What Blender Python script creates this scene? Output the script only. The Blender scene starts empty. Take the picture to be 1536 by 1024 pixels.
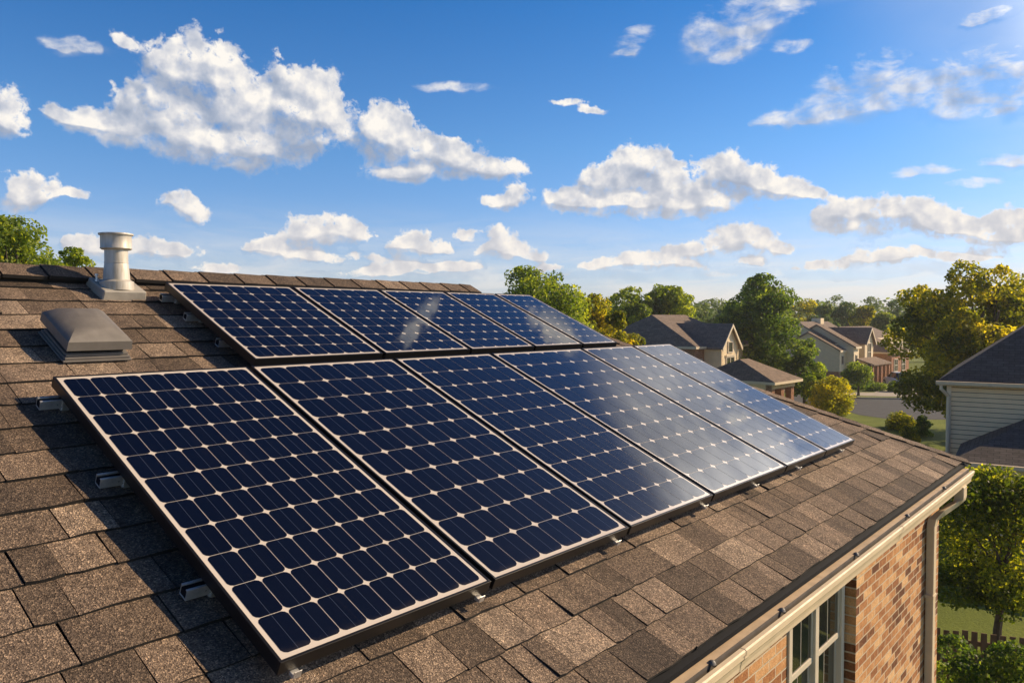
import bpy, math, random
import numpy as np
from mathutils import Matrix, Vector
R = math.radians
C = bpy.context.scene
col = C.collection

# ------------------------------------------------------------------ camera
CAM_Z = 6.9
FWD = 40.288          # azimuth of the view direction (world X runs along the eave, world Y up the slope)
cd = bpy.data.cameras.new('camera')
cd.sensor_width = 36.0
cd.lens = 1165.49 / 1536 * 36
cd.clip_start = 0.05
cd.clip_end = 4000
cam = bpy.data.objects.new('camera', cd)
col.objects.link(cam)
cam.location = (0, 0, CAM_Z)
cam.rotation_euler = (R(90 - 1.8167), 0, R(FWD - 90))
C.camera = cam

# ------------------------------------------------------------------ light
SUN_AZ, SUN_EL = -32.0, 30.5
C.view_settings.view_transform = 'Standard'
C.view_settings.look = 'None'
C.view_settings.exposure = 0.22
C.view_settings.gamma = 1.0
C.cycles.use_denoising = True
C.cycles.max_bounces = 6
C.cycles.transparent_max_bounces = 4
sl = bpy.data.lights.new('sun', 'SUN')
sl.energy = 5.0
sl.angle = R(0.53)
sl.color = (1.0, 0.76, 0.49)
so = bpy.data.objects.new('sun', sl)
col.objects.link(so)
sd = Vector((math.cos(R(SUN_EL)) * math.cos(R(SUN_AZ)), math.cos(R(SUN_EL)) * math.sin(R(SUN_AZ)), math.sin(R(SUN_EL))))
so.rotation_euler = sd.to_track_quat('Z', 'Y').to_euler()
so.location = sd * 60


class NT:
    """short-hand for wiring nodes"""
    def __init__(s, tree):
        s.t = tree

    def n(s, typ, **kw):
        nd = s.t.nodes.new(typ)
        for k, v in kw.items():
            if k == 'ins':
                for kk, vv in v.items():
                    s.put(nd, kk, vv)
            else:
                setattr(nd, k, v)
        return nd

    def put(s, nd, key, v):
        sock = nd.inputs[key]
        if isinstance(v, bpy.types.NodeSocket):
            s.t.links.new(v, sock)
        elif isinstance(v, bpy.types.Node):
            s.t.links.new(v.outputs[0], sock)
        else:
            sock.default_value = v

    def m(s, op, a, b=0.0, c=0.0, clamp=False):
        nd = s.n('ShaderNodeMath', operation=op, use_clamp=clamp)
        s.put(nd, 0, a); s.put(nd, 1, b); s.put(nd, 2, c)
        return nd.outputs[0]

    def v(s, op, a, b=(0, 0, 0), c=(0, 0, 0)):
        nd = s.n('ShaderNodeVectorMath', operation=op)
        s.put(nd, 0, a); s.put(nd, 1, b)
        if op == 'MULTIPLY_ADD':
            s.put(nd, 2, c)
        return nd.outputs[1] if op in ('DOT_PRODUCT', 'LENGTH') else nd.outputs[0]

    def smooth(s, x, a, b):
        nd = s.n('ShaderNodeMapRange', interpolation_type='SMOOTHSTEP')
        s.put(nd, 0, x); s.put(nd, 1, a); s.put(nd, 2, b)
        return nd.outputs[0]

    def lin(s, x, a, b, c=0.0, d=1.0):
        nd = s.n('ShaderNodeMapRange')
        s.put(nd, 0, x); s.put(nd, 1, a); s.put(nd, 2, b); s.put(nd, 3, c); s.put(nd, 4, d)
        return nd.outputs[0]

    def mix(s, f, a, b, typ='MIX'):
        nd = s.n('ShaderNodeMix', data_type='RGBA', blend_type=typ)
        s.put(nd, 0, f); s.put(nd, 6, a); s.put(nd, 7, b)
        return nd.outputs[2]

    def noise(s, vec, scale, detail=4, rough=0.5, dist=0.0):
        nd = s.n('ShaderNodeTexNoise')
        s.put(nd, 'Vector', vec); s.put(nd, 'Scale', scale); s.put(nd, 'Detail', detail)
        s.put(nd, 'Roughness', rough); s.put(nd, 'Distortion', dist)
        return nd.outputs[0]

    def noise2(s, *a):
        o = s.noise(*a)
        o.node.noise_dimensions = '2D'
        return o

    def ramp(s, f, stops, interp='LINEAR'):
        nd = s.n('ShaderNodeValToRGB')
        r = nd.color_ramp
        r.interpolation = interp
        while len(r.elements) < len(stops):
            r.elements.new(0.5)
        for e, (p, c) in zip(r.elements, stops):
            e.position = p
            e.color = (*c, 1) if len(c) == 3 else c
        s.put(nd, 0, f)
        return nd.outputs[0]


# ------------------------------------------------------------------ sky: tinted physical sky with fair-weather clouds at infinity
# clouds: azimuth (degrees right of the roof's view axis), elevation, half width, half height
CUM = [(-22.29, 17.02, 3.79, 2.77), (-23.95, 15.81, 2.9, 2.33), (-20.4, 16.19, 2.78, 2.55), (-21.7, 13.97, 6.01, 3.45), (-15.57, 15.76, 4.22, 2.93), (-13.76, 15.02, 3.28, 2.68), (-17.39, 13.25, 6.34, 2.85), (-14.23, 13.0, 3.87, 2.42), (-24.79, 12.83, 4.44, 2.84), (-27.36, 12.15, 3.0, 1.79), (-17.85, 11.14, 5.74, 2.05), (-29.24, 12.43, 1.93, 1.1), (-21.73, 11.32, 6.01, 1.77), (-30.51, 12.99, 1.03, 0.75), (-26.11, 17.45, 1.32, 0.96), (-9.09, 13.69, 2.96, 2.94), (-10.04, 12.29, 2.58, 2.23), (-6.7, 11.94, 3.88, 2.38), (-3.8, 11.3, 3.79, 1.9), (-0.88, 10.76, 3.17, 1.27), (-7.67, 10.2, 4.67, 1.14), (-32.8, 12.88, 1.88, 2.0), (-32.65, 11.54, 1.8, 1.39), (-31.49, 8.07, 2.77, 1.55), (-32.38, 6.98, 2.27, 1.21), (-29.13, 7.85, 1.45, 0.51), (-23.36, 7.67, 2.14, 1.07), (-22.21, 6.9, 1.53, 1.29), (-25.31, 4.73, 3.23, 1.49), (-23.07, 4.36, 2.26, 0.91), (-27.86, 4.45, 2.49, 1.61), (-29.36, 4.81, 1.45, 1.01), (-13.82, 6.48, 3.72, 1.59), (-15.66, 5.31, 3.89, 1.58), (-11.5, 5.88, 2.93, 1.61), (-17.91, 4.79, 2.31, 1.02), (-13.84, 4.27, 4.8, 0.8), (-6.97, 5.67, 2.13, 1.3), (-7.7, 4.99, 2.5, 0.98), (-3.57, 5.99, 1.52, 0.82), (-0.64, 6.0, 2.16, 1.48), (-1.37, 4.89, 3.18, 1.32), (1.57, 4.64, 2.8, 0.99), (-5.28, 5.01, 1.89, 0.82), (-8.9, 3.87, 2.49, 0.98), (-5.77, 3.56, 3.78, 0.82), (-3.33, 3.67, 2.16, 0.83), (0.34, 9.06, 1.91, 1.29), (-0.98, 8.21, 2.03, 0.91), (9.29, 11.17, 3.09, 2.13), (7.14, 10.21, 2.87, 1.65), (6.43, 8.91, 5.64, 1.92), (11.19, 10.1, 3.05, 2.13), (15.35, 10.56, 2.95, 1.84), (17.6, 9.55, 2.88, 1.84), (13.53, 8.49, 8.38, 2.14), (9.31, 7.82, 9.25, 1.41), (19.8, 8.8, 2.25, 1.34), (21.18, 8.28, 1.66, 0.73), (3.76, 8.47, 2.53, 1.16), (15.61, 5.87, 2.48, 1.42), (14.02, 4.88, 3.0, 1.12), (17.64, 5.26, 2.66, 1.41), (19.41, 4.75, 1.36, 0.93), (11.46, 4.46, 2.81, 1.13), (8.85, 4.21, 2.74, 0.98), (6.45, 3.75, 2.52, 0.82), (12.17, 3.69, 3.65, 0.73), (23.4, 7.58, 1.93, 1.19), (26.03, 7.43, 2.36, 1.52), (21.96, 6.64, 2.52, 1.67), (24.85, 6.19, 4.19, 1.78), (28.36, 6.56, 2.17, 1.87), (29.13, 5.54, 2.43, 1.15), (30.96, 5.56, 1.87, 1.27), (32.54, 5.88, 1.99, 1.66), (32.04, 4.76, 2.75, 0.98), (24.47, 4.01, 3.17, 1.05), (27.63, 4.12, 3.0, 0.88), (30.63, 3.79, 2.83, 0.71), (21.57, 3.42, 2.76, 0.69), (2.55, 3.57, 2.54, 0.66), (-10.1, 3.23, 3.71, 0.65), (-20.55, 3.44, 3.35, 0.7), (17.21, 3.88, 2.33, 0.71), (3.89, 15.18, 2.14, 0.55), (5.68, 14.65, 2.26, 0.43)]
WISP = [(31.16, 14.85, 5.1, 2.41), (27.86, 14.12, 5.44, 1.97), (23.92, 14.99, 4.76, 1.9), (22.29, 13.7, 5.96, 1.38), (31.19, 12.9, 4.64, 1.71), (18.88, 13.27, 2.84, 0.77), (25.51, 16.02, 3.09, 1.31), (16.16, 19.7, 5.23, 1.89), (14.82, 18.57, 4.13, 1.7), (17.93, 20.53, 3.99, 1.41), (15.29, 17.4, 2.35, 0.92), (19.7, 17.92, 1.96, 0.67), (9.15, 19.15, 2.58, 0.81), (8.3, 18.43, 1.86, 0.47), (27.74, 9.38, 3.73, 0.57), (30.19, 8.47, 2.85, 0.56), (32.48, 9.59, 2.26, 0.87), (-28.61, 16.7, 2.68, 0.63), (-29.9, 16.88, 1.66, 0.47), (30.74, 18.25, 2.8, 0.46), (-3.79, 16.3, 4.41, 0.48), (19.43, 3.0, 9.05, 0.63), (6.45, 3.07, 8.78, 0.66), (-7.22, 2.92, 9.37, 0.66), (29.53, 3.2, 5.79, 0.72), (30.75, 17.95, 2.33, 0.51)]
MIRRORED = [(14.0, 27.0, 4.5, 2.4), (28.0, 22.2, 3.6, 1.8), (35.0, 21.0, 4.0, 2.4), (4.6, 33.0, 1.6, 4.0)]  # unseen clouds added above the view for the panels to reflect

w = bpy.data.worlds.new('World')
C.world = w
w.use_nodes = True
wt = w.node_tree
wt.nodes.clear()
N = NT(wt)


def cloud_field_group():
    g = bpy.data.node_groups.new('cloud_field', 'ShaderNodeTree')
    g.interface.new_socket('P', in_out='INPUT', socket_type='NodeSocketVector')
    for nm_ in 'DTN':
        g.interface.new_socket(nm_, in_out='OUTPUT', socket_type='NodeSocketFloat')
    q = NT(g)
    gi = q.n('NodeGroupInput')
    go = q.n('NodeGroupOutput')
    P = gi.outputs[0]
    # warp the lookup a little so that no lump keeps a round outline
    wn = q.n('ShaderNodeTexNoise', noise_dimensions='2D')
    q.put(wn, 'Vector', P); q.put(wn, 'Scale', 0.4); q.put(wn, 'Detail', 3)
    off = q.v('MULTIPLY', q.v('SUBTRACT', wn.outputs[1], (0.5, 0.5, 0.5)), (1.5, 1.1, 0))
    Pw = q.v('ADD', P, off)
    tot = 0.0
    for (a, e, rx, ry) in CUM + MIRRORED:
        d = q.v('MULTIPLY_ADD', Pw, (1 / rx, 1 / ry, 0), (-a / rx, -e / ry, 0))
        k = q.m('SUBTRACT', 1.0, q.v('DOT_PRODUCT', d, d), clamp=True)
        tot = q.m('MULTIPLY_ADD', k, k, tot)
    tw = 0.0
    for (a, e, rx, ry) in WISP:
        d = q.v('MULTIPLY_ADD', Pw, (1 / rx, 1 / ry, 0), (-a / rx, -e / ry, 0))
        k = q.m('SUBTRACT', 1.0, q.v('DOT_PRODUCT', d, d), clamp=True)
        tw = q.m('MULTIPLY_ADD', k, k, tw)
    totc = q.m('MINIMUM', tot, 0.9)
    tw = q.m('MINIMUM', tw, 0.75)
    # cauliflower detail: fractal noise plus rounded cells
    n1 = q.noise2(P, 0.55, 8, 0.62)
    wv = q.n('ShaderNodeTexNoise', noise_dimensions='2D')
    q.put(wv, 'Vector', P); q.put(wv, 'Scale', 1.3); q.put(wv, 'Detail', 5)
    vor = q.n('ShaderNodeTexVoronoi', feature='SMOOTH_F1', voronoi_dimensions='2D')
    q.put(vor, 'Vector', q.v('MULTIPLY_ADD', q.v('SUBTRACT', wv.outputs[1], (0.5, 0.5, 0.5)), (1.0, 1.0, 0), P))
    q.put(vor, 'Scale', 0.75); q.put(vor, 'Detail', 3.0); q.put(vor, 'Roughness', 0.6); q.put(vor, 'Smoothness', 0.35)
    n2 = q.noise2(q.v('MULTIPLY', P, (1, 1.3, 1)), 1.9, 8, 0.6, 0.4)
    nn = q.m('ADD', q.m('ADD', q.m('MULTIPLY', q.m('SUBTRACT', n1, 0.5), 1.6), q.m('MULTIPLY', q.m('SUBTRACT', n2, 0.5), 0.85)), q.m('MULTIPLY', q.m('SUBTRACT', 0.42, vor.outputs[0]), 0.75))
    dens = q.m('ADD', q.m('MULTIPLY', totc, 1.75), q.m('MULTIPLY', nn, 1.0))
    dens = q.m('SUBTRACT', dens, 0.23)
    dens = q.m('SUBTRACT', dens, q.lin(tot, 0.0, 0.05, 0.5, 0.0))
    # streaky fair-weather wisps
    st = q.noise2(q.v('MULTIPLY', P, (0.6, 1.3, 1)), 0.55, 8, 0.62, 0.2)
    dw = q.m('ADD', q.m('MULTIPLY', tw, 0.95), q.m('MULTIPLY', q.m('SUBTRACT', st, 0.5), 2.7))
    dw = q.m('SUBTRACT', dw, 0.08)
    dw = q.m('SUBTRACT', dw, q.lin(tw, 0.0, 0.08, 0.9, 0.0))
    q.put(go, 0, q.m('MAXIMUM', dens, q.m('MINIMUM', q.m('MULTIPLY', dw, 0.5), 0.5)))
    q.put(go, 1, q.m('ADD', tot, q.m('MULTIPLY', tw, 0.5)))
    nb = q.noise2(P, 0.42, 4, 0.5)
    vb = q.n('ShaderNodeTexVoronoi', feature='SMOOTH_F1', voronoi_dimensions='2D')
    q.put(vb, 'Vector', q.v('MULTIPLY_ADD', q.v('SUBTRACT', wv.outputs[1], (0.5, 0.5, 0.5)), (1.0, 1.0, 0), P))
    q.put(vb, 'Scale', 0.6); q.put(vb, 'Detail', 1.0); q.put(vb, 'Roughness', 0.5); q.put(vb, 'Smoothness', 0.6)
    q.put(go, 2, q.m('SUBTRACT', q.m('MULTIPLY', nb, 1.9), q.m('MULTIPLY', vb.outputs[0], 0.60)))
    return g


tc = N.n('ShaderNodeTexCoord')
sx = N.n('ShaderNodeSeparateXYZ')
N.put(sx, 0, tc.outputs['Generated'])
az = N.m('MULTIPLY', N.m('ARCTAN2', sx.outputs[1], sx.outputs[0]), 180 / math.pi)
da = N.m('SUBTRACT', FWD, az)
da = N.m('SUBTRACT', N.m('FLOORED_MODULO', N.m('ADD', da, 180.0), 360.0), 180.0)
el = N.m('MULTIPLY', N.m('ARCSINE', sx.outputs[2]), 180 / math.pi)
cx = N.n('ShaderNodeCombineXYZ')
N.put(cx, 0, da); N.put(cx, 1, el)
P = cx.outputs[0]
grp = cloud_field_group()
g1 = N.n('ShaderNodeGroup', node_tree=grp); N.put(g1, 0, P)
g2 = N.n('ShaderNodeGroup', node_tree=grp); N.put(g2, 0, N.v('ADD', P, (0.45, 0.65, 0)))
D1 = g1.outputs[0]
# scattered cloud over the rest of the dome (seen only as reflections and as soft light)
pl = N.v('DIVIDE', tc.outputs['Generated'], (1, 1, 1))
zc = N.m('ADD', N.m('MAXIMUM', sx.outputs[2], 0.0), 0.12)
cz = N.n('ShaderNodeCombineXYZ')
N.put(cz, 0, N.m('DIVIDE', sx.outputs[0], zc)); N.put(cz, 1, N.m('DIVIDE', sx.outputs[1], zc))
gn = N.noise2(cz.outputs[0], 1.1, 8, 0.55)
outside = N.m('MAXIMUM', N.smooth(N.m('ABSOLUTE', da), 38.0, 46.0), N.smooth(el, 27.0, 33.0))
DG = N.m('SUBTRACT', N.m('MULTIPLY', N.m('SUBTRACT', gn, 0.66), 2.2), N.m('MULTIPLY', N.m('SUBTRACT', 1.0, outside), 2.0))
D = N.m('MAXIMUM', D1, DG)
thick = N.smooth(D1, 0.10, 0.95)
relief = N.m('SUBTRACT', g1.outputs[2], g2.outputs[2])
slope = N.m('MULTIPLY', N.m('SUBTRACT', g1.outputs[1], g2.outputs[1]), 4.2)
slope = N.m('MAXIMUM', N.m('MINIMUM', slope, 0.6), -0.6)
lit = N.m('ADD', N.m('ADD', 0.76, N.m('MULTIPLY', relief, 0.72)), N.m('MULTIPLY', slope, 0.42))
lit = N.m('SUBTRACT', lit, N.m('MULTIPLY', thick, 0.30), clamp=True)
# where only the veil shows it is evenly pale
lit = N.m('ADD', N.m('MULTIPLY', lit, N.smooth(D, -0.1, 0.25)), N.m('MULTIPLY', 0.92, N.m('SUBTRACT', 1.0, N.smooth(D, -0.1, 0.25))))
# sunlit tops have crisp edges, the bases fray out softly
soft = N.m('ADD', 0.74, N.m('MULTIPLY', N.m('MAXIMUM', N.m('MULTIPLY', slope, -1.0), 0.0), 1.1))
alpha = N.smooth(N.m('DIVIDE', D, soft), 0.0, 1.0)
alpha = N.m('MULTIPLY', alpha, N.smooth(el, -1.0, 1.5))
# thin veil: a pale bank low over the horizon and a milky sky around the sun, added for panel sheen
sunp = N.v('DOT_PRODUCT', tc.outputs['Generated'], tuple(sd))
streak = N.noise2(N.v('MULTIPLY', P, (0.16, 1.0, 1)), 0.9, 6, 0.6, 0.4)
bank = N.m('MULTIPLY', N.smooth(N.m('SUBTRACT', 9.0, el), 0.0, 9.0), N.lin(streak, 0.35, 0.65, 0.2, 0.68))
veil = N.m('MULTIPLY', N.m('MULTIPLY', N.smooth(sunp, 0.66, 0.88), N.smooth(N.m('SUBTRACT', 36.0, el), 0.0, 12.0)), N.lin(gn, 0.3, 0.7, 0.25, 0.60))
# broad unseen cirrostratus sheet, added on the sunward side to whiten panel reflections
hv = N.v('MULTIPLY_ADD', P, (1 / 22.0, 1 / 7.5, 0), (-35.0 / 22.0, -24.5 / 7.5, 0))
high = N.m('MULTIPLY', N.smooth(N.m('SUBTRACT', 1.0, N.v('DOT_PRODUCT', hv, hv)), 0.0, 0.75), N.smooth(el, 19.5, 22.0))
high = N.m('MULTIPLY', high, N.lin(streak, 0.3, 0.7, 0.45, 0.85))
alpha = N.m('MAXIMUM', N.m('MAXIMUM', alpha, high), N.m('MAXIMUM', bank, veil))
low = N.smooth(el, 0.0, 13.0)
ccol = N.ramp(lit, [(0.0, (0.34, 0.41, 0.55)), (0.3, (0.44, 0.50, 0.62)), (0.55, (0.60, 0.63, 0.71)), (0.78, (0.82, 0.81, 0.82)), (1.0, (1.03, 0.98, 0.91))])
ccol = N.mix(N.m('MULTIPLY', N.m('SUBTRACT', 1.0, low), 0.5), ccol, (0.95, 0.87, 0.79, 1))
# clouds scatter light forward, boosted here towards the sun to whiten far panels
glow = N.m('MULTIPLY_ADD', N.smooth(sunp, 0.765, 0.85), 2.4, 1.0)
sky = N.n('ShaderNodeTexSky', sky_type='NISHITA')
sky.sun_disc = False
sky.sun_elevation = R(SUN_EL)
sky.sun_rotation = R(90 - SUN_AZ)
sky.altitude = 100
sky.air_density = 1.0
sky.dust_density = 0.6
sky.ozone_density = 3.5
tint = N.ramp(N.lin(el, 0.0, 60.0), [(0.0, (1.30, 1.33, 1.75)), (0.08, (1.15, 1.30, 1.72)), (0.2, (0.80, 1.26, 1.68)), (0.36, (0.38, 1.02, 1.58)), (0.5, (0.16, 0.52, 0.95)), (0.68, (0.09, 0.28, 0.55)), (1.0, (0.09, 0.26, 0.50))])  # upper sky, out of view, dimmed to deepen shade and near cells
sc = N.mix(1.0, sky.outputs[0], tint, 'MULTIPLY')
b1 = N.n('ShaderNodeBackground'); N.put(b1, 0, sc); N.put(b1, 1, 0.075)
b2 = N.n('ShaderNodeBackground'); N.put(b2, 0, ccol); N.put(b2, 1, N.m('MULTIPLY', N.m('MULTIPLY_ADD', high, 0.9, glow), 0.84))
ms = N.n('ShaderNodeMixShader'); N.put(ms, 0, alpha); N.put(ms, 1, b1); N.put(ms, 2, b2)
wo = N.n('ShaderNodeOutputWorld'); N.put(wo, 0, ms)
w.cycles.sampling_method = 'MANUAL'
w.cycles.sample_map_resolution = 512


# ------------------------------------------------------------------ object helpers
def tag(o, label=None, cat=None, group=None, kind=None):
    if label: o['label'] = label
    if cat: o['category'] = cat
    if group: o['group'] = group
    if kind: o['kind'] = kind
    return o


def root(name, label, cat, loc=(0, 0, 0), rotz=0.0, group=None, mat=None):
    o = bpy.data.objects.new(name, None)
    o.empty_display_size = 0.1
    col.objects.link(o)
    if mat is not None:
        o.matrix_world = mat
    else:
        o.location = loc
        o.rotation_euler = (0, 0, rotz)
    return tag(o, label, cat, group)


def copy_tree(o, parent=None):
    c = o.copy()
    col.objects.link(c)
    if parent: c.parent = parent
    for ch in list(o.children):
        copy_tree(ch, c)
    return c


class MB:
    """collects polygons, then links them as one mesh"""
    def __init__(s):
        s.v = []; s.f = []; s.m = []; s.tone = []; s.uv = None; s.cuv = {}

    def poly(s, pts, mat=0, tone=0.5, uv=None):
        i = len(s.v)
        s.v.extend([tuple(p) for p in pts])
        s.f.append(tuple(range(i, i + len(pts))))
        s.m.append(mat); s.tone.append(tone)
        if uv is not None: s.cuv[len(s.f) - 1] = uv

    def hexa(s, p, mats=0, tone=0.5):
        """p: 8 points, bottom ring ccw then top ring ccw"""
        if isinstance(mats, int): mats = [mats] * 6
        i = len(s.v)
        s.v.extend([tuple(q) for q in p])
        F = [(3, 2, 1, 0), (4, 5, 6, 7), (0, 1, 5, 4), (1, 2, 6, 5), (2, 3, 7, 6), (3, 0, 4, 7)]
        for f, mt in zip(F, mats):
            s.f.append(tuple(i + k for k in f)); s.m.append(mt); s.tone.append(tone)

    def box(s, x0, x1, y0, y1, z0, z1, mats=0, tone=0.5):
        s.hexa([(x0, y0, z0), (x1, y0, z0), (x1, y1, z0), (x0, y1, z0), (x0, y0, z1), (x1, y0, z1), (x1, y1, z1), (x0, y1, z1)], mats, tone)

    def loft(s, rings, mat=0, caps=True, tone=0.5, closed=True):
        i = len(s.v); n = len(rings[0])
        for r in rings: s.v.extend([tuple(q) for q in r])
        for a in range(len(rings) - 1):
            for b in range(n if closed else n - 1):
                c = (b + 1) % n
                s.f.append((i + a * n + b, i + a * n + c, i + (a + 1) * n + c, i + (a + 1) * n + b)); s.m.append(mat); s.tone.append(tone)
        if caps:
            s.f.append(tuple(i + k for k in reversed(range(n)))); s.m.append(mat); s.tone.append(tone)
            k0 = i + (len(rings) - 1) * n
            s.f.append(tuple(k0 + k for k in range(n))); s.m.append(mat); s.tone.append(tone)

    def lathe(s, prof, cx=0, cy=0, n=32, mat=0, caps=True):
        s.loft([[(cx + r * math.cos(2 * math.pi * k / n), cy + r * math.sin(2 * math.pi * k / n), z) for k in range(n)] for r, z in prof], mat, caps)

    def tube(s, pts, rad, n=6, mat=0, tone=0.5):
        pts = [Vector(p) for p in pts]
        rings = []
        for k, p in enumerate(pts):
            d = (pts[min(k + 1, len(pts) - 1)] - pts[max(k - 1, 0)]).normalized()
            up = Vector((0, 0, 1)) if abs(d.z) < 0.9 else Vector((1, 0, 0))
            a = d.cross(up).normalized(); b = a.cross(d)
            r = rad[k] if hasattr(rad, '__len__') else rad
            rings.append([p + (a * math.cos(2 * math.pi * j / n) + b * math.sin(2 * math.pi * j / n)) * r for j in range(n)])
        s.loft(rings, mat, True, tone)

    def build(s, name, mats, parent=None, bevel=0.0, smooth=False, kind=None):
        me = bpy.data.meshes.new(name)
        me.from_pydata([tuple(q) for q in s.v], [], s.f)
        for m_ in (mats if isinstance(mats, (list, tuple)) else [mats]): me.materials.append(m_)
        me.polygons.foreach_set('material_index', s.m)
        at = me.attributes.new('tone', 'FLOAT', 'FACE')
        at.data.foreach_set('value', s.tone)
        uvl = me.uv_layers.new(name='UVMap')
        Z = Vector((0, 0, 1))
        data = np.zeros(len(me.loops) * 2, dtype=np.float32)
        for pi, p in enumerate(me.polygons):
            c = s.cuv.get(pi)
            if c is not None:
                for li, t in zip(p.loop_indices, c): data[2 * li] = t[0]; data[2 * li + 1] = t[1]
                continue
            nn = p.normal
            t = Z.cross(nn)
            t = t.normalized() if t.length > 0.05 else Vector((1, 0, 0))
            b = nn.cross(t)
            for li in p.loop_indices:
                q = me.vertices[me.loops[li].vertex_index].co
                data[2 * li] = q.dot(t); data[2 * li + 1] = q.dot(b)
        uvl.data.foreach_set('uv', data)
        if smooth:
            me.polygons.foreach_set('use_smooth', [True] * len(me.polygons))
        o = bpy.data.objects.new(name, me)
        col.objects.link(o)
        if parent: o.parent = parent
        if kind: o['kind'] = kind
        if smooth:
            try: me.set_sharp_from_angle(angle=R(38))
            except Exception: pass
        if bevel:
            b = o.modifiers.new('bevel', 'BEVEL'); b.width = bevel; b.segments = 2; b.limit_method = 'ANGLE'; b.angle_limit = R(40)
            b.harden_normals = False
        return o


def np_mesh(name, V, F, tone, mat, parent=None):
    """fast mesh of separate quads: V (n*4,3), tone per face"""
    me = bpy.data.meshes.new(name)
    nf = len(F)
    me.vertices.add(len(V)); me.vertices.foreach_set('co', V.astype(np.float32).ravel())
    me.loops.add(nf * 4); me.loops.foreach_set('vertex_index', F.astype(np.int32).ravel())
    me.polygons.add(nf)
    me.polygons.foreach_set('loop_start', np.arange(nf, dtype=np.int32) * 4)
    at = me.attributes.new('tone', 'FLOAT', 'FACE')
    at.data.foreach_set('value', tone.astype(np.float32))
    me.update(calc_edges=True)
    me.materials.append(mat)
    o = bpy.data.objects.new(name, me)
    col.objects.link(o)
    if parent: o.parent = parent
    return o


# ------------------------------------------------------------------ materials
def mat(name, color=(0.5, 0.5, 0.5), rough=0.6, metal=0.0, noise=0.0, nscale=8.0, bump=0.0, bscale=40.0, spec=None):
    m = bpy.data.materials.new(name); m.use_nodes = True
    q = NT(m.node_tree)
    p = m.node_tree.nodes['Principled BSDF']
    q.put(p, 'Base Color', (*color, 1)); q.put(p, 'Roughness', rough); q.put(p, 'Metallic', metal)
    if spec is not None: q.put(p, 'Specular IOR Level', spec)
    t = q.n('ShaderNodeTexCoord')
    if noise:
        nz = q.noise(t.outputs['Object'], nscale, 6, 0.6)
        f = q.lin(nz, 0.3, 0.7, 1 - noise, 1 + noise)
        cc = q.n('ShaderNodeVectorMath', operation='SCALE'); q.put(cc, 0, tuple(color)); q.put(cc, 'Scale', f)
        q.put(p, 'Base Color', cc.outputs[0])
        q.put(p, 'Roughness', q.lin(q.noise(t.outputs['Object'], nscale * 2.3, 4), 0.3, 0.7, max(0.02, rough - 0.1), min(1, rough + 0.1)))
    if bump:
        b = q.n('ShaderNodeBump'); q.put(b, 'Strength', bump); q.put(b, 'Distance', 0.01)
        q.put(b, 'Height', q.noise(t.outputs['Object'], bscale, 5)); q.put(p, 'Normal', b)
    return m


def m_shingle():
    m = bpy.data.materials.new('asphalt_shingle'); m.use_nodes = True
    q = NT(m.node_tree); p = m.node_tree.nodes['Principled BSDF']
    t = q.n('ShaderNodeTexCoord'); a = q.n('ShaderNodeAttribute', attribute_name='tone')
    base = q.ramp(a.outputs['Fac'], [(0.0, (0.084, 0.065, 0.050)), (0.25, (0.135, 0.103, 0.077)), (0.5, (0.194, 0.148, 0.111)), (0.75, (0.252, 0.193, 0.144)), (1.0, (0.322, 0.253, 0.190))])
    vor = q.n('ShaderNodeTexVoronoi'); q.put(vor, 'Vector', t.outputs['Object']); q.put(vor, 'Scale', 240.0)
    g = q.n('ShaderNodeSeparateColor'); q.put(g, 0, vor.outputs['Color'])
    gran = q.ramp(g.outputs[0], [(0.0, (0.35, 0.33, 0.32)), (0.3, (0.70, 0.68, 0.67)), (0.65, (1.0, 0.98, 0.96)), (0.88, (1.5, 1.45, 1.38)), (1.0, (2.6, 2.5, 2.3))])
    gran2 = q.ramp(q.noise(t.outputs['Object'], 95, 5, 0.75), [(0.3, (0.62, 0.6, 0.58)), (0.5, (1.0, 1.0, 1.0)), (0.72, (1.38, 1.33, 1.28))])
    blotch = q.ramp(q.noise(t.outputs['Object'], 3.2, 6, 0.65), [(0.32, (0.80, 0.79, 0.78)), (0.55, (1.0, 1.0, 1.0)), (0.75, (1.12, 1.08, 1.04))])
    patch = q.ramp(q.noise(t.outputs['Object'], 17, 5, 0.7, 0.6), [(0.34, (0.66, 0.65, 0.65)), (0.46, (1.0, 1.0, 1.0)), (0.75, (1.1, 1.08, 1.06))])
    run = q.ramp(q.noise(q.v('MULTIPLY', t.outputs['Object'], (5.5, 0.45, 0.45)), 1.6, 5, 0.6), [(0.33, (0.74, 0.74, 0.76)), (0.5, (1.0, 1.0, 1.0)), (0.8, (1.06, 1.05, 1.03))])
    c = q.mix(1.0, base, gran, 'MULTIPLY'); c = q.mix(1.0, c, patch, 'MULTIPLY'); c = q.mix(1.0, c, run, 'MULTIPLY'); c = q.mix(1.0, c, gran2, 'MULTIPLY'); c = q.mix(1.0, c, blotch, 'MULTIPLY')
    q.put(p, 'Base Color', c); q.put(p, 'Roughness', 0.88); q.put(p, 'Specular IOR Level', 0.3)
    b = q.n('ShaderNodeBump'); q.put(b, 'Strength', 0.8); q.put(b, 'Distance', 0.003)
    q.put(b, 'Height', q.m('ADD', vor.outputs['Distance'], q.noise(t.outputs['Object'], 200, 3, 0.7))); q.put(p, 'Normal', b)
    return m


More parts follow.
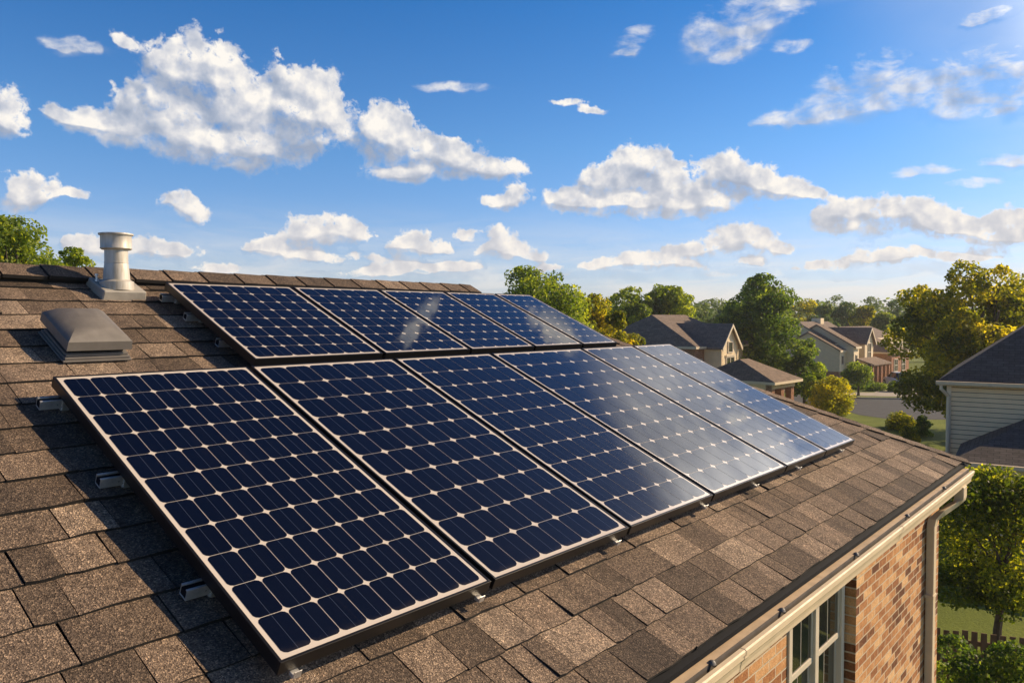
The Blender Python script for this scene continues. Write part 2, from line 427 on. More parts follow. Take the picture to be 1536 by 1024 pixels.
def m_far_shingle(name, c0, c1, row=0.16, width=0.35):
    m = bpy.data.materials.new(name); m.use_nodes = True
    q = NT(m.node_tree); p = m.node_tree.nodes['Principled BSDF']
    uv = q.n('ShaderNodeUVMap')
    br = q.n('ShaderNodeTexBrick', offset=0.5)
    q.put(br, 'Vector', uv.outputs[0]); q.put(br, 'Scale', 1.0); q.put(br, 'Brick Width', width); q.put(br, 'Row Height', row)
    q.put(br, 'Mortar Size', 0.007); q.put(br, 'Color1', (*c0, 1)); q.put(br, 'Color2', (*c1, 1)); q.put(br, 'Mortar', (c0[0] * .45, c0[1] * .45, c0[2] * .45, 1))
    nz = q.ramp(q.noise(uv.outputs[0], 6, 6, 0.7), [(0.3, (0.7, 0.7, 0.7)), (0.7, (1.25, 1.22, 1.2))])
    q.put(p, 'Base Color', q.mix(1.0, br.outputs[0], nz, 'MULTIPLY')); q.put(p, 'Roughness', 0.9); q.put(p, 'Specular IOR Level', 0.25)
    b = q.n('ShaderNodeBump'); q.put(b, 'Strength', 0.6); q.put(b, 'Distance', 0.01); q.put(b, 'Height', br.outputs[0]); q.put(p, 'Normal', b)
    return m


def m_brick(name, cs, mortar=(0.62, 0.50, 0.35), bw=0.175, rh=0.060):
    m = bpy.data.materials.new(name); m.use_nodes = True
    q = NT(m.node_tree); p = m.node_tree.nodes['Principled BSDF']
    uv = q.n('ShaderNodeUVMap')
    wob = q.n('ShaderNodeTexNoise'); q.put(wob, 'Vector', uv.outputs[0]); q.put(wob, 'Scale', 14.0)
    vec = q.v('MULTIPLY_ADD', q.v('SUBTRACT', wob.outputs[1], (0.5, 0.5, 0.5)), (0.006, 0.006, 0), uv.outputs[0])
    br = q.n('ShaderNodeTexBrick', offset=0.5)
    q.put(br, 'Vector', vec); q.put(br, 'Scale', 1.0); q.put(br, 'Brick Width', bw); q.put(br, 'Row Height', rh)
    q.put(br, 'Mortar Size', 0.0055); q.put(br, 'Mortar Smooth', 0.2)
    q.put(br, 'Color1', (0, 0, 0, 1)); q.put(br, 'Color2', (1, 1, 1, 1)); q.put(br, 'Mortar', (0.5, 0.5, 0.5, 1))
    tone = q.n('ShaderNodeSeparateColor'); q.put(tone, 0, br.outputs[0])
    k = q.m('ADD', q.m('MULTIPLY', tone.outputs[0], 0.95), q.m('MULTIPLY', q.m('SUBTRACT', q.noise(uv.outputs[0], 16, 6, 0.75), 0.5), 1.1))
    c = q.ramp(k, [(0.0, cs[0]), (0.35, cs[1]), (0.65, cs[2]), (1.0, cs[3])])
    fine = q.ramp(q.noise(uv.outputs[0], 90, 5, 0.75), [(0.3, (0.72, 0.72, 0.72)), (0.7, (1.22, 1.2, 1.16))])
    c = q.mix(1.0, c, fine, 'MULTIPLY')
    c = q.mix(br.outputs['Fac'], c, (*mortar, 1))
    q.put(p, 'Base Color', c); q.put(p, 'Roughness', 0.85); q.put(p, 'Specular IOR Level', 0.3)
    b = q.n('ShaderNodeBump'); q.put(b, 'Strength', 0.9); q.put(b, 'Distance', 0.008)
    h = q.m('ADD', q.m('SUBTRACT', 1.0, br.outputs['Fac']), q.m('MULTIPLY', q.noise(uv.outputs[0], 70, 5, 0.7), 0.5))
    q.put(b, 'Height', h); q.put(p, 'Normal', b)
    return m


def m_leaf(name, dark, mid, light, trans=0.55):
    m = bpy.data.materials.new(name); m.use_nodes = True
    q = NT(m.node_tree); nt = m.node_tree; nt.nodes.clear()
    a = q.n('ShaderNodeAttribute', attribute_name='tone')
    c = q.ramp(a.outputs['Fac'], [(0.0, dark), (0.5, mid), (0.85, light), (1.0, tuple(min(1, x * 1.35) for x in light))])
    d = q.n('ShaderNodeBsdfPrincipled'); q.put(d, 'Base Color', c); q.put(d, 'Roughness', 0.5); q.put(d, 'Specular IOR Level', 0.35)
    tr = q.n('ShaderNodeBsdfTranslucent')
    q.put(tr, 'Color', q.mix(1.0, c, (1.6, 1.6, 0.5, 1), 'MULTIPLY'))
    mx = q.n('ShaderNodeMixShader'); q.put(mx, 0, trans); q.put(mx, 1, d); q.put(mx, 2, tr)
    o = q.n('ShaderNodeOutputMaterial'); q.put(o, 0, mx)
    return m


def m_cell():
    m = bpy.data.materials.new('solar_cell'); m.use_nodes = True
    q = NT(m.node_tree); p = m.node_tree.nodes['Principled BSDF']
    uv = q.n('ShaderNodeUVMap'); s = q.n('ShaderNodeSeparateXYZ'); q.put(s, 0, uv.outputs[0])
    fx = q.m('FRACT', s.outputs[0])
    bus = q.m('LESS_THAN', q.m('ABSOLUTE', q.m('SUBTRACT', fx, 0.5)), 0.012)
    fing = q.m('SINE', q.m('MULTIPLY', s.outputs[0], 2 * math.pi * 16))
    fing = q.lin(fing, 0.3, 1.0, 0.0, 0.35)
    t = q.n('ShaderNodeTexCoord')
    a = q.n('ShaderNodeAttribute', attribute_name='tone')
    base = q.mix(a.outputs['Fac'], (0.0007, 0.0012, 0.0042, 1), (0.0014, 0.0026, 0.0085, 1))
    c = q.mix(fing, base, (0.004, 0.0065, 0.017, 1))
    c = q.mix(q.m('MULTIPLY', bus, 0.5), c, (0.06, 0.075, 0.11, 1))
    c = panel_dust(q, t, c)
    q.put(p, 'Base Color', c); q.put(p, 'Roughness', 0.5); q.put(p, 'Specular IOR Level', 0.06)
    glass_coat(q, p, t)
    return m


def panel_dust(q, t, c):
    so_ = q.n('ShaderNodeSeparateXYZ'); q.put(so_, 0, t.outputs['Object'])
    edge = q.smooth(q.m('SUBTRACT', 0.11, q.m('ADD', so_.outputs[1], q.m('MULTIPLY', q.noise(t.outputs['Object'], 9, 5, 0.7), 0.11))), 0.0, 0.09)
    runs = q.smooth(q.noise(q.v('MULTIPLY', t.outputs['Object'], (22, 1.1, 1)), 1.3, 5, 0.65), 0.56, 0.80)
    spots = q.smooth(q.noise(t.outputs['Object'], 55, 2, 0.5), 0.72, 0.80)
    k = q.m('ADD', q.m('MULTIPLY', edge, 0.16), q.m('ADD', q.m('MULTIPLY', runs, 0.022), q.m('MULTIPLY', spots, 0.05)))
    return q.mix(k, c, (0.30, 0.25, 0.19, 1))


def glass_coat(q, p, t):
    q.put(p, 'Coat Weight', 1.0)
    dust = q.noise(t.outputs['Object'], 2.2, 5, 0.6)
    q.put(p, 'Coat Roughness', q.lin(dust, 0.3, 0.7, 0.018, 0.05)); q.put(p, 'Coat IOR', 1.66)
    b = q.n('ShaderNodeBump'); q.put(b, 'Strength', 0.035); q.put(b, 'Distance', 0.02)
    q.put(b, 'Height', q.noise(t.outputs['Object'], 1.7, 3, 0.5)); q.put(p, 'Coat Normal', b)


def m_backsheet():
    m = bpy.data.materials.new('white_backsheet'); m.use_nodes = True
    q = NT(m.node_tree); p = m.node_tree.nodes['Principled BSDF']
    t = q.n('ShaderNodeTexCoord')
    q.put(p, 'Base Color', panel_dust(q, t, (0.70, 0.62, 0.52, 1))); q.put(p, 'Roughness', 0.5)
    glass_coat(q, p, t)
    return m


def m_ground():
    m = bpy.data.materials.new('lawn_grass'); m.use_nodes = True
    q = NT(m.node_tree); p = m.node_tree.nodes['Principled BSDF']
    t = q.n('ShaderNodeTexCoord')
    a = q.noise(t.outputs['Object'], 0.35, 6, 0.6); b_ = q.noise(t.outputs['Object'], 9.0, 6, 0.75)
    c = q.ramp(q.m('ADD', q.m('MULTIPLY', a, 0.6), q.m('MULTIPLY', b_, 0.4)), [(0.3, (0.075, 0.10, 0.016)), (0.5, (0.15, 0.19, 0.028)), (0.7, (0.25, 0.27, 0.045))])
    q.put(p, 'Base Color', c); q.put(p, 'Roughness', 0.9); q.put(p, 'Specular IOR Level', 0.2)
    b = q.n('ShaderNodeBump'); q.put(b, 'Strength', 0.8); q.put(b, 'Distance', 0.05); q.put(b, 'Height', b_); q.put(p, 'Normal', b)
    return m


def m_galv():
    m = bpy.data.materials.new('galvanised_steel'); m.use_nodes = True
    q = NT(m.node_tree); p = m.node_tree.nodes['Principled BSDF']
    t = q.n('ShaderNodeTexCoord')
    st = q.noise(q.v('MULTIPLY', t.outputs['Object'], (9, 9, 1.6)), 3.0, 6, 0.6)
    c = q.ramp(st, [(0.3, (0.38, 0.34, 0.26)), (0.5, (0.52, 0.49, 0.43)), (0.7, (0.62, 0.60, 0.55))])
    q.put(p, 'Base Color', c); q.put(p, 'Metallic', 0.4); q.put(p, 'Roughness', q.lin(st, 0.3, 0.7, 0.7, 0.55))
    return m


M = dict(
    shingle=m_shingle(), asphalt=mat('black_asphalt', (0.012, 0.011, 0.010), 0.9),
    felt=mat('roof_underlay', (0.02, 0.018, 0.016), 0.95),
    black=mat('black_anodised_frame', (0.008, 0.008, 0.009), 0.38, 0.0, spec=0.4),
    drip=mat('dark_drip_edge', (0.008, 0.009, 0.012), 0.75, spec=0.12),
    cell=m_cell(), sheet=m_backsheet(),
    alu=mat('brushed_aluminium', (0.72, 0.71, 0.69), 0.36, 0.7, 0.15, 30), galv=m_galv(),
    flash=mat('weathered_zinc_flashing', (0.43, 0.40, 0.34), 0.5, 0.15, 0.18, 9, 0.1, 60),
    hood=mat('grey_painted_metal', (0.175, 0.16, 0.142), 0.5, 0.0, 0.12, 14, 0.06, 90),
    cream=mat('cream_painted_metal', (0.68, 0.55, 0.37), 0.6, 0.0, 0.10, 5),
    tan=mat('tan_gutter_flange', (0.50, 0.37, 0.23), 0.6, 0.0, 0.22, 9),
    trough=mat('gutter_inside_lap_shade', (0.10, 0.085, 0.07), 0.7, 0.0, 0.4, 6),
    white=mat('white_vinyl', (0.66, 0.58, 0.46), 0.4, 0.0, 0.05, 6),
    glass=mat('dark_window_glass', (0.012, 0.016, 0.014), 0.03, spec=0.9),
    brick=m_brick('red_tan_brick', [(0.13, 0.048, 0.022), (0.36, 0.15, 0.06), (0.58, 0.29, 0.12), (0.78, 0.50, 0.26)]),
    farbrick=m_brick('orange_brick', [(0.22, 0.08, 0.04), (0.30, 0.12, 0.06), (0.36, 0.16, 0.09), (0.42, 0.22, 0.12)]),
    brown=m_far_shingle('brown_shingle', (0.20, 0.15, 0.11), (0.27, 0.205, 0.155)),
    slate=m_far_shingle('charcoal_shingle', (0.088, 0.076, 0.068), (0.135, 0.117, 0.104), 0.13, 0.30),
    darkb=m_far_shingle('dark_brown_shingle', (0.19, 0.15, 0.12), (0.26, 0.208, 0.17)),
    stucco=mat('tan_stucco', (0.78, 0.64, 0.42), 0.85, 0, 0.08, 3), stone=mat('buff_stone', (0.66, 0.52, 0.33), 0.85, 0, 0.25, 5),
    sage=mat('sage_siding', (0.66, 0.55, 0.36), 0.8, 0, 0.06, 3), siding=mat('grey_beige_siding', (0.80, 0.60, 0.35), 0.7, 0, 0.06, 2),
    trim=mat('cream_trim', (0.76, 0.64, 0.45), 0.55, 0, 0.05, 4),
    bark=mat('tree_bark', (0.085, 0.062, 0.045), 0.95, 0, 0.35, 9, 0.5, 30),
    wood=mat('cedar_fence_wood', (0.16, 0.095, 0.045), 0.85, 0, 0.3, 7, 0.3, 50),
    road=mat('road_asphalt', (0.052, 0.054, 0.058), 0.9, 0, 0.2, 1.2, 0.3, 30), conc=mat('concrete_walk', (0.42, 0.37, 0.30), 0.85, 0, 0.15, 1.5),
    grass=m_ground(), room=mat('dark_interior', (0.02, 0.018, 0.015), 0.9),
    carpaint=mat('white_car_paint', (0.72, 0.72, 0.72), 0.25), tyre=mat('tyre_rubber', (0.02, 0.02, 0.02), 0.8),
    lamp=mat('lamp_lens', (0.6, 0.1, 0.06), 0.2),
    leaf_mid=m_leaf('green_leaves', (0.073, 0.121, 0.020), (0.200, 0.272, 0.037), (0.503, 0.525, 0.068), .55),
    leaf_dark=m_leaf('deep_green_leaves', (0.044, 0.093, 0.020), (0.123, 0.196, 0.035), (0.372, 0.438, 0.066)),
    leaf_gold=m_leaf('yellow_green_leaves', (0.076, 0.110, 0.013), (0.228, 0.244, 0.022), (0.611, 0.489, 0.033), 0.64),
    leaf_yellow=m_leaf('yellow_leaves', (0.10, 0.14, 0.012), (0.44, 0.42, 0.018), (0.70, 0.58, 0.024), 0.55),
    leaf_garden=m_leaf('garden_tree_leaves', (0.038, 0.068, 0.011), (0.131, 0.173, 0.020), (0.497, 0.469, 0.041), .66),
    leaf_big=m_leaf('sunlit_gold_leaves', (0.055, 0.085, 0.012), (0.20, 0.22, 0.020), (0.58, 0.48, 0.035), 0.66),
    leaf_far=m_leaf('distant_leaves', (0.062, 0.110, 0.040), (0.133, 0.205, 0.056), (0.268, 0.320, 0.090), 0.3),
)

# ------------------------------------------------------------------ roof frame: u along the eave, v down the slope, h above the shingles
SL = 0.414607
nvec = Vector((0, -math.sin(SL), math.cos(SL)))
vdir = Vector((0, -math.cos(SL), -math.sin(SL)))
camp = Vector((0, 0, CAM_Z))
STAND = 0.113
EAVE_V, RIDGE_V = -0.735, -4.47
U0 = -4.5


def RP(u, v, h=0.0):
    return camp - nvec * (1.713 - h) + Vector((1, 0, 0)) * u + vdir * v


def roof_matrix(u, v, h=0.0):
    """local x along the eave, local y up the slope, local z off the roof"""
    o = RP(u, v, h)
    y = -vdir
    return Matrix(((1, 0, 0, o.x), (0, y.x * 0 + y.y, nvec.y, o.y), (0, y.z, nvec.z, o.z), (0, 0, 0, 1)))


def hip_u(v):
    t = (v - RIDGE_V) / (EAVE_V - RIDGE_V)
    return 5.02 + t * (7.80 - 5.02)


house = root('brick_house', 'two storey brick house under a brown shingle roof, carrying the solar panels', 'house', (0, 0, 0))

# ---- main slope: every shingle tab is cut and laid, all in the roof's own mesh
rnd = random.Random(11)
roof = MB()
ridge_pt = RP(0, RIDGE_V)
yb = ridge_pt.y + (ridge_pt.y - RP(0, EAVE_V).y)        # back eave
zr, ze = ridge_pt.z, RP(0, EAVE_V).z
a, b = RP(U0, EAVE_V + 0.01, -0.012), RP(hip_u(EAVE_V) - .01, EAVE_V + 0.01, -0.012)
c, d = RP(hip_u(RIDGE_V) - .01, RIDGE_V, -0.012), RP(U0, RIDGE_V, -0.012)
roof.poly([a, b, c, d], 2)
EXP = 0.176
nrow = int((EAVE_V - RIDGE_V) / EXP) + 1
for k in range(nrow):
    v1 = EAVE_V - k * EXP                      # butt (lower) edge
    v0 = max(v1 - EXP - 0.05, RIDGE_V)
    if v1 <= RIDGE_V + 0.02: break
    wob = rnd.uniform(-.004, .004)
    u = U0 - rnd.uniform(0, .3)
    prev = 0.5
    while True:
        wd = rnd.choice([0.11, 0.14, 0.17, 0.20, 0.24, 0.28]) * rnd.uniform(0.92, 1.1)
        ua, ub = u + 0.0035, u + wd
        u += wd
        hb, ht = hip_u(v1), hip_u(v0)
        if ua > hb: break
        tone = min(1, max(0, rnd.gauss(0.5, 0.26)))
        if abs(tone - prev) < 0.1: tone = min(1, max(0, tone + rnd.choice([-.2, .2])))
        prev = tone
        th = rnd.choice([0.008, 0.009, 0.011, 0.013]) * rnd.uniform(.9, 1.15)
        ns = 3
        us = [ua + (ub - ua) * i / ns for i in range(ns + 1)]
        jit = [wob + rnd.uniform(-.0035, .0035) for _ in us]
        lift = [rnd.uniform(0, .0035) + (rnd.uniform(.002, .006) if (i_ in (0, 3) and rnd.random() < .12) else 0) for i_, _ in enumerate(us)]
        skew = rnd.uniform(-.004, .004)
        for i in range(ns):
            x0, x1 = us[i], us[i + 1]
            X0, X1 = min(x0, hb), min(x1, hb)
            Y0, Y1 = min(x0 + skew, ht), min(x1 + skew, ht)
            if X1 - X0 < 1e-4: continue
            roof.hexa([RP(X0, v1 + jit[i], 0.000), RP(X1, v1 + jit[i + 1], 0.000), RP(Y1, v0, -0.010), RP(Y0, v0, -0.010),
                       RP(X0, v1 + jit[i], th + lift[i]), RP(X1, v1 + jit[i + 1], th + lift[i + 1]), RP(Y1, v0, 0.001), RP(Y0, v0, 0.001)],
                      [1, 0, 1, 1, 1, 1], tone)  # black asphalt edges, also standing in for the tabs' shadow lines
# hidden back slope and hip end
hx1 = hip_u(EAVE_V)
P_r = RP(hip_u(RIDGE_V), RIDGE_V); P_e = RP(hx1, EAVE_V)
roof.poly([(U0, yb, ze), (U0, P_r.y, zr), (P_r.x, P_r.y, zr), (hx1, yb, ze)], 0, .45)
roof.poly([(P_e.x, P_e.y, ze), (hx1, yb, ze), (P_r.x, P_r.y, zr)], 0, .45)
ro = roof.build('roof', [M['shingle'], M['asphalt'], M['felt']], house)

# ridge and hip caps
caps = MB()
x = U0
A = Vector((0, 0, 0))
while x < P_r.x - 0.02:
    L = 0.235 * rnd.uniform(.93, 1.07)
    tone = min(1, max(0.05, rnd.gauss(0.40, 0.22)))
    x1 = min(x + L - 0.008, P_r.x + 0.02)
    lo, hi = 0.055 + rnd.uniform(0, .002), 0.048 + rnd.uniform(0, .002)
    wv = 0.155
    def cap(u_, dv, hh, back=False):
        p = RP(u_, RIDGE_V + dv, hh)
        if back: p = Vector((p.x, 2 * ridge_pt.y - p.y, p.z))
        return p
    for bk in (False, True):
        f0 = [cap(x, wv, lo, bk), cap(x1, wv, hi, bk), cap(x1, 0.0, hi + .006, bk), cap(x, 0.0, lo + .006, bk)]
        g0 = [cap(x, wv, lo - .020, bk), cap(x1, wv, hi - .02, bk), cap(x1, 0.0, hi - .012, bk), cap(x, 0.0, lo - .014, bk)]
        if bk: f0 = f0[::-1]; g0 = g0[::-1]
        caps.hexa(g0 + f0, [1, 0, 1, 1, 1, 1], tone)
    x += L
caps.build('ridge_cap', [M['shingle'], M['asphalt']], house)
vent = MB()  # black strip added under the caps as their painted shadow line
q0 = [RP(U0, RIDGE_V + .135, 0), RP(P_r.x - .02, RIDGE_V + .135, 0)]
vent.hexa([q0[0], q0[1], Vector((P_r.x - .02, 2 * ridge_pt.y - q0[1].y, q0[1].z)), Vector((U0, 2 * ridge_pt.y - q0[0].y, q0[0].z)),
           RP(U0, RIDGE_V + .13, .034), RP(P_r.x - .02, RIDGE_V + .13, .034), Vector((P_r.x - .02, 2 * ridge_pt.y - q0[1].y, q0[1].z + .03)), Vector((U0, 2 * ridge_pt.y - q0[0].y, q0[0].z + .03))], 0)
vent.build('ridge_vent_shade', M['asphalt'], house)

hc = MB()
e0, e1 = P_e.copy(), P_r.copy()
dirh = (e1 - e0).normalized(); LH = (e1 - e0).length
nh = dirh.cross(Vector((0, 0, 1))).normalized()          # points to the far side of the hip
wA = (vdir * 1.0 + Vector((1, 0, 0)) * 0.0)
inw = (nvec.cross(dirh)).normalized()                     # in the main slope, away from the hip
if inw.x > 0: inw = -inw
far_n = (P_r - P_e).cross(Vector((hx1, yb, ze)) - P_e).normalized()
if far_n.z < 0: far_n = -far_n
outw = far_n.cross(dirh).normalized()
if outw.x < 0: outw = -outw
s_ = 0.0
while s_ < LH - 0.05:
    L = 0.20 * rnd.uniform(.92, 1.08)
    tone = min(1, max(0.05, rnd.gauss(0.55, 0.18)))
    s1_ = min(s_ + L + .012, LH)
    for wd_, nn_ in ((inw, nvec), (outw, far_n)):
        jj = rnd.uniform(-.006, .006)
        t0, t1 = 0.022, 0.016
        f = [e0 + dirh * s_ + nn_ * t0, e0 + dirh * s1_ + nn_ * t1, e0 + dirh * s1_ + wd_ * .10 + nn_ * (t1 - .002), e0 + dirh * s_ + wd_ * (.10 + jj) + nn_ * (t0 - .001)]
        g = [p_ - nn_ * 0.012 for p_ in f]
        if (f[1] - f[0]).cross(f[3] - f[0]).z < 0: f = f[::-1]; g = g[::-1]
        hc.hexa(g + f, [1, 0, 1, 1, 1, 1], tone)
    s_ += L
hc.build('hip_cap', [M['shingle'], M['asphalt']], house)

# drip edge along the eave
EY, EZ = RP(0, EAVE_V).y, RP(0, EAVE_V).z
GX1 = 7.70
de = MB()
de.hexa([(U0, EY - .017, EZ - .040), (P_e.x, EY - .017, EZ - .040), (P_e.x, EY + .02, EZ - .02), (U0, EY + .02, EZ - .02),
         (U0, EY - .017, EZ - .020), (P_e.x, EY - .017, EZ - .020), (P_e.x, EY + .02, EZ - .004), (U0, EY + .02, EZ - .004)], 0)
de.build('drip_edge', M['drip'], house)
# fascia + soffit
fs = MB()
fs.box(U0, hx1 - .03, EY + .005, EY + .03, EZ - .20, EZ - .03)
fs.box(U0, hx1 - .03, EY + .03, 1.62, EZ - .20, EZ - .18)
fs.box(hx1 - .33, hx1 - .03, EY + .03, yb, EZ - .20, EZ - .175)
fs.box(hx1 - .055, hx1 - .03, EY + .03, yb, EZ - .175, EZ - .03)
fs.build('fascia', M['cream'], house)

# gutter: tan back flange, dark trough, rolled cream lip with stepped face
gut = MB()


def strip(mb, y0, z0, y1, z1, m_):
    mb.poly([(U0, y0, z0), (GX1, y0, z0), (GX1, y1, z1), (U0, y1, z1)], m_)


g0 = root('gutter', None, None); g0.parent = house
for key in ('label', 'category'):
    if key in g0: del g0[key]
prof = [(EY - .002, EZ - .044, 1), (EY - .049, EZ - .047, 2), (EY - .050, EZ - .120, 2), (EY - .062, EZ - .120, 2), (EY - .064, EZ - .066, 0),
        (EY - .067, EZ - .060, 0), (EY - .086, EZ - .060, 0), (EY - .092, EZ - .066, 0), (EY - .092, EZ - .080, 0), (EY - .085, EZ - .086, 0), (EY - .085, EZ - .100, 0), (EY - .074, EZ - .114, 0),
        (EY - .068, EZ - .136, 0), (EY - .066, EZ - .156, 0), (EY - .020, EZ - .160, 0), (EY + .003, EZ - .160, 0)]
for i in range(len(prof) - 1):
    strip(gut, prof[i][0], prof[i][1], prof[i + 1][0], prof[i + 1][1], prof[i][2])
for X in (U0, GX1):
    gut.poly([(X, p_[0], p_[1]) for p_ in prof], 0)
for X in (2.95, 5.35):                                     # slip joints
    for i in range(5, len(prof) - 1):
        (ya, za, _), (yb_, zb_, _) = prof[i], prof[i + 1]
        gut.poly([(X, ya - .0015, za + (.0015 if i < 8 else -.001)), (X + .045, ya - .0015, za + (.0015 if i < 8 else -.001)), (X + .045, yb_ - .0015, zb_ + (.0015 if i < 7 else -.001)), (X, yb_ - .0015, zb_ + (.0015 if i < 7 else -.001))], 0)
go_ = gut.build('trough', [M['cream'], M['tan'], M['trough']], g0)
# hidden hangers: strap and round screw head showing above the lip
for k, X in enumerate([1.15, 1.82, 2.20, 2.72, 3.42, 4.5, 5.6, 6.7]):
    h = MB()
    dx = rnd.uniform(-.01, .01); tilt = rnd.uniform(-.006, .006)
    h.hexa([(X, EY - .04, EZ - .052), (X + .012, EY - .04, EZ - .052), (X + .012 + tilt, EY - .068, EZ - .062), (X + tilt, EY - .068, EZ - .062),
            (X, EY - .04, EZ - .044), (X + .012, EY - .04, EZ - .044), (X + .012 + tilt, EY - .068, EZ - .055), (X + tilt, EY - .068, EZ - .055)], 0)
    hn = 10
    rr = 0.0155
    rings = []
    for t_, r_ in ((0, rr), (.006, rr * 1.05), (.012, rr * .7), (.016, rr * .2)):
        rings.append([(X + .006 + r_ * math.cos(2 * math.pi * j / hn), EY - .052 - t_ * .4 + r_ * math.sin(2 * math.pi * j / hn) * .9, EZ - .052 + t_ + .3 * r_ * math.sin(2 * math.pi * j / hn)) for j in range(hn)])
    h.loft(rings, 1)
    h.build('hanger', [M['drip'], M['hood']], g0, smooth=True)

# walls
WY, BY, BX0, BX1 = 1.57, 1.50, 5.18, 7.50
ZT = EZ - .19
wl = MB()
WX0, WX1, WZ0, WZ1 = 4.19, 5.14, 3.95, 5.36
for (x0, x1, z0, z1) in ((U0 + .3, WX0, 0, ZT), (WX0, WX1, 0, WZ0), (WX0, WX1, WZ1, ZT), (WX1, BX0 + .02, 0, ZT)):
    wl.box(x0, x1, WY, WY + .12, z0, z1)
wl.box(BX0, BX1, BY, yb - .3, 0, ZT)
wl.box(U0 + .3, U0 + .42, WY + .12, yb - .3, 0, ZT)
wl.box(U0 + .42, BX0, yb - .42, yb - .3, 0, ZT)
wl.poly([(U0 + .3, WY, ZT), (U0 + .3, yb - .3, ZT), (U0 + .3, ridge_pt.y, zr - .1)], 0)
wl.build('wall', M['brick'], house)
frz = MB()
frz.box(BX0 - .01, BX1 + .012, BY - .014, BY - .002, ZT - .10, ZT - .002)
frz.box(U0 + .3, BX0 - .012, WY - .014, WY - .002, ZT - .05, ZT - .002)
frz.build('frieze_board', M['wood'], house)

# sash windows beside the brick pier
win = MB()
xm = 4.635
fy0, fy1 = WY - .012, WY + .05
for (x0, x1, z0, z1) in ((WX0, WX1, WZ1 - .05, WZ1), (WX0, WX1, WZ0, WZ0 + .05), (WX0, WX0 + .05, WZ0 + .05, WZ1 - .05), (WX1 - .055, WX1, WZ0 + .05, WZ1 - .05), (xm - .03, xm + .03, WZ0 + .05, WZ1 - .05)):
    win.box(x0, x1, fy0, fy1, z0, z1)
wr = win.build('window', M['white'], house, bevel=.004)
for (x0, x1) in ((WX0 + .05, xm - .03), (xm + .03, WX1 - .055)):
    sh = MB()
    zmid = 4.86
    for (sz0, sz1, yy) in ((zmid, WZ1 - .05, WY + .004), (WZ0 + .05, zmid + .03, WY + .022)):
        for (p0, p1, r0, r1) in ((x0, x1, sz1 - .03, sz1), (x0, x1, sz0, sz0 + .035), (x0, x0 + .022, sz0 + .035, sz1 - .03), (x1 - .022, x1, sz0 + .035, sz1 - .03)):
            sh.box(p0 + .001, p1 - .001, yy, yy + .016, r0, r1)
        sh.box((x0 + x1) / 2 - .003, (x0 + x1) / 2 + .003, yy + .004, yy + .009, sz0 + .035, sz1 - .03)
    sh.build('sash', M['white'], wr, bevel=.002)
    pn = MB()
    pn.box(x0 + .02, x1 - .02, WY + .0105, WY + .014, zmid + .03, WZ1 - .07)
    pn.box(x0 + .02, x1 - .02, WY + .0285, WY + .032, WZ0 + .07, zmid + .002)
    pn.build('pane', M['glass'], wr)
si = MB(); si.box(WX0 - .02, WX1 + .0, WY - .05, WY + .04, WZ0 - .05, WZ0 - .004); si.build('sill', M['white'], wr, bevel=.004)
rm = MB(); rm.box(WX0 - .02, WX1 + .02, WY + .13, WY + .135, WZ0 - .02, WZ1 + .02); rm.build('room_dark', M['room'], wr)  # dark sheet standing in for the unlit room behind the panes

# downspout with elbow at the corner
dsp = MB()


def rect_ring(cx_, cy_, cz_, hx_, hy_, ax=(1, 0, 0), ay=(0, 1, 0)):
    ax, ay, c_ = Vector(ax), Vector(ay), Vector((cx_, cy_, cz_))
    return [c_ - ax * hx_ - ay * hy_, c_ + ax * hx_ - ay * hy_, c_ + ax * hx_ + ay * hy_, c_ - ax * hx_ + ay * hy_]


oy = EY - .045
dsp.loft([rect_ring(7.38, oy, EZ - .145, .066, .036), rect_ring(7.38, oy, EZ - .235, .066, .036), rect_ring(7.37, oy + .006, EZ - .27, .058, .036, (1, 0, -.15), (0, 1, -.25)),
          rect_ring(7.31, oy + .03, EZ - .29, .044, .036, (.8, 0, -.5), (0, .95, -.3)), rect_ring(7.12, oy + .095, EZ - .345, .042, .034, (.75, 0, -.6), (0, .95, -.3)),
          rect_ring(7.06, BY - .045, EZ - .39, .042, .032, (.95, 0, -.25), (0, 1, -.1)), rect_ring(7.045, BY - .038, EZ - .44, .042, .03), rect_ring(7.045, BY - .038, .15, .042, .03)], 0)
dsp.build('downspout', M['cream'], house, bevel=.006)
cb = MB(); cb.box(BX0 - .004, BX0 + .05, BY - .006, BY - .001, 0, ZT - .1)
for zz in (4.6, 2.6, 0.9):
    bk = MB(); bk.box(6.99, 7.10, BY - .072, BY - .003, zz, zz + .03); bk.build('strap', M['cream'], house, bevel=.003)

# ------------------------------------------------------------------ solar panels
S = 1.6
LB = [(0, 8, 11), (1, 6, 10), (2, 6, 10), (3, 6, 10), (4, 4, 10), (5, 4, 10)]
UL = [1.173, 2.056, 2.980, 3.818, 4.850, 5.589, 6.238]
VL = (-3.046, -1.287)
UU = [2.119, 2.968, 3.705, 4.376, 4.976, 5.474]
VU = (-4.135, -3.098)
UB = [(0, 7, 8), (1, 6, 8), (2, 5, 8), (3, 5, 8), (4, 4, 8)]
PLAB_L = ['nearest large solar panel, eight cells wide, at the lower left of the array', 'solar panel second from the left in the lower row, beside the widest panel',
          'third solar panel from the left in the lower row', 'fourth solar panel from the left in the lower row, mid blue cells',
          'narrow solar panel fifth from the left in the lower row, reflecting pale cloud', 'rightmost solar panel of the lower row, hazy with bright sky, next to the hip']
PLAB_U = ['leftmost solar panel of the upper row, deep blue, just right of the metal flue', 'second solar panel from the left in the upper row',
          'middle solar panel of the upper row with a pale streak of reflected cloud', 'fourth solar panel from the left in the upper row, bright blue',
          'rightmost solar panel of the upper row, washed pale by the sky beside the treetops']


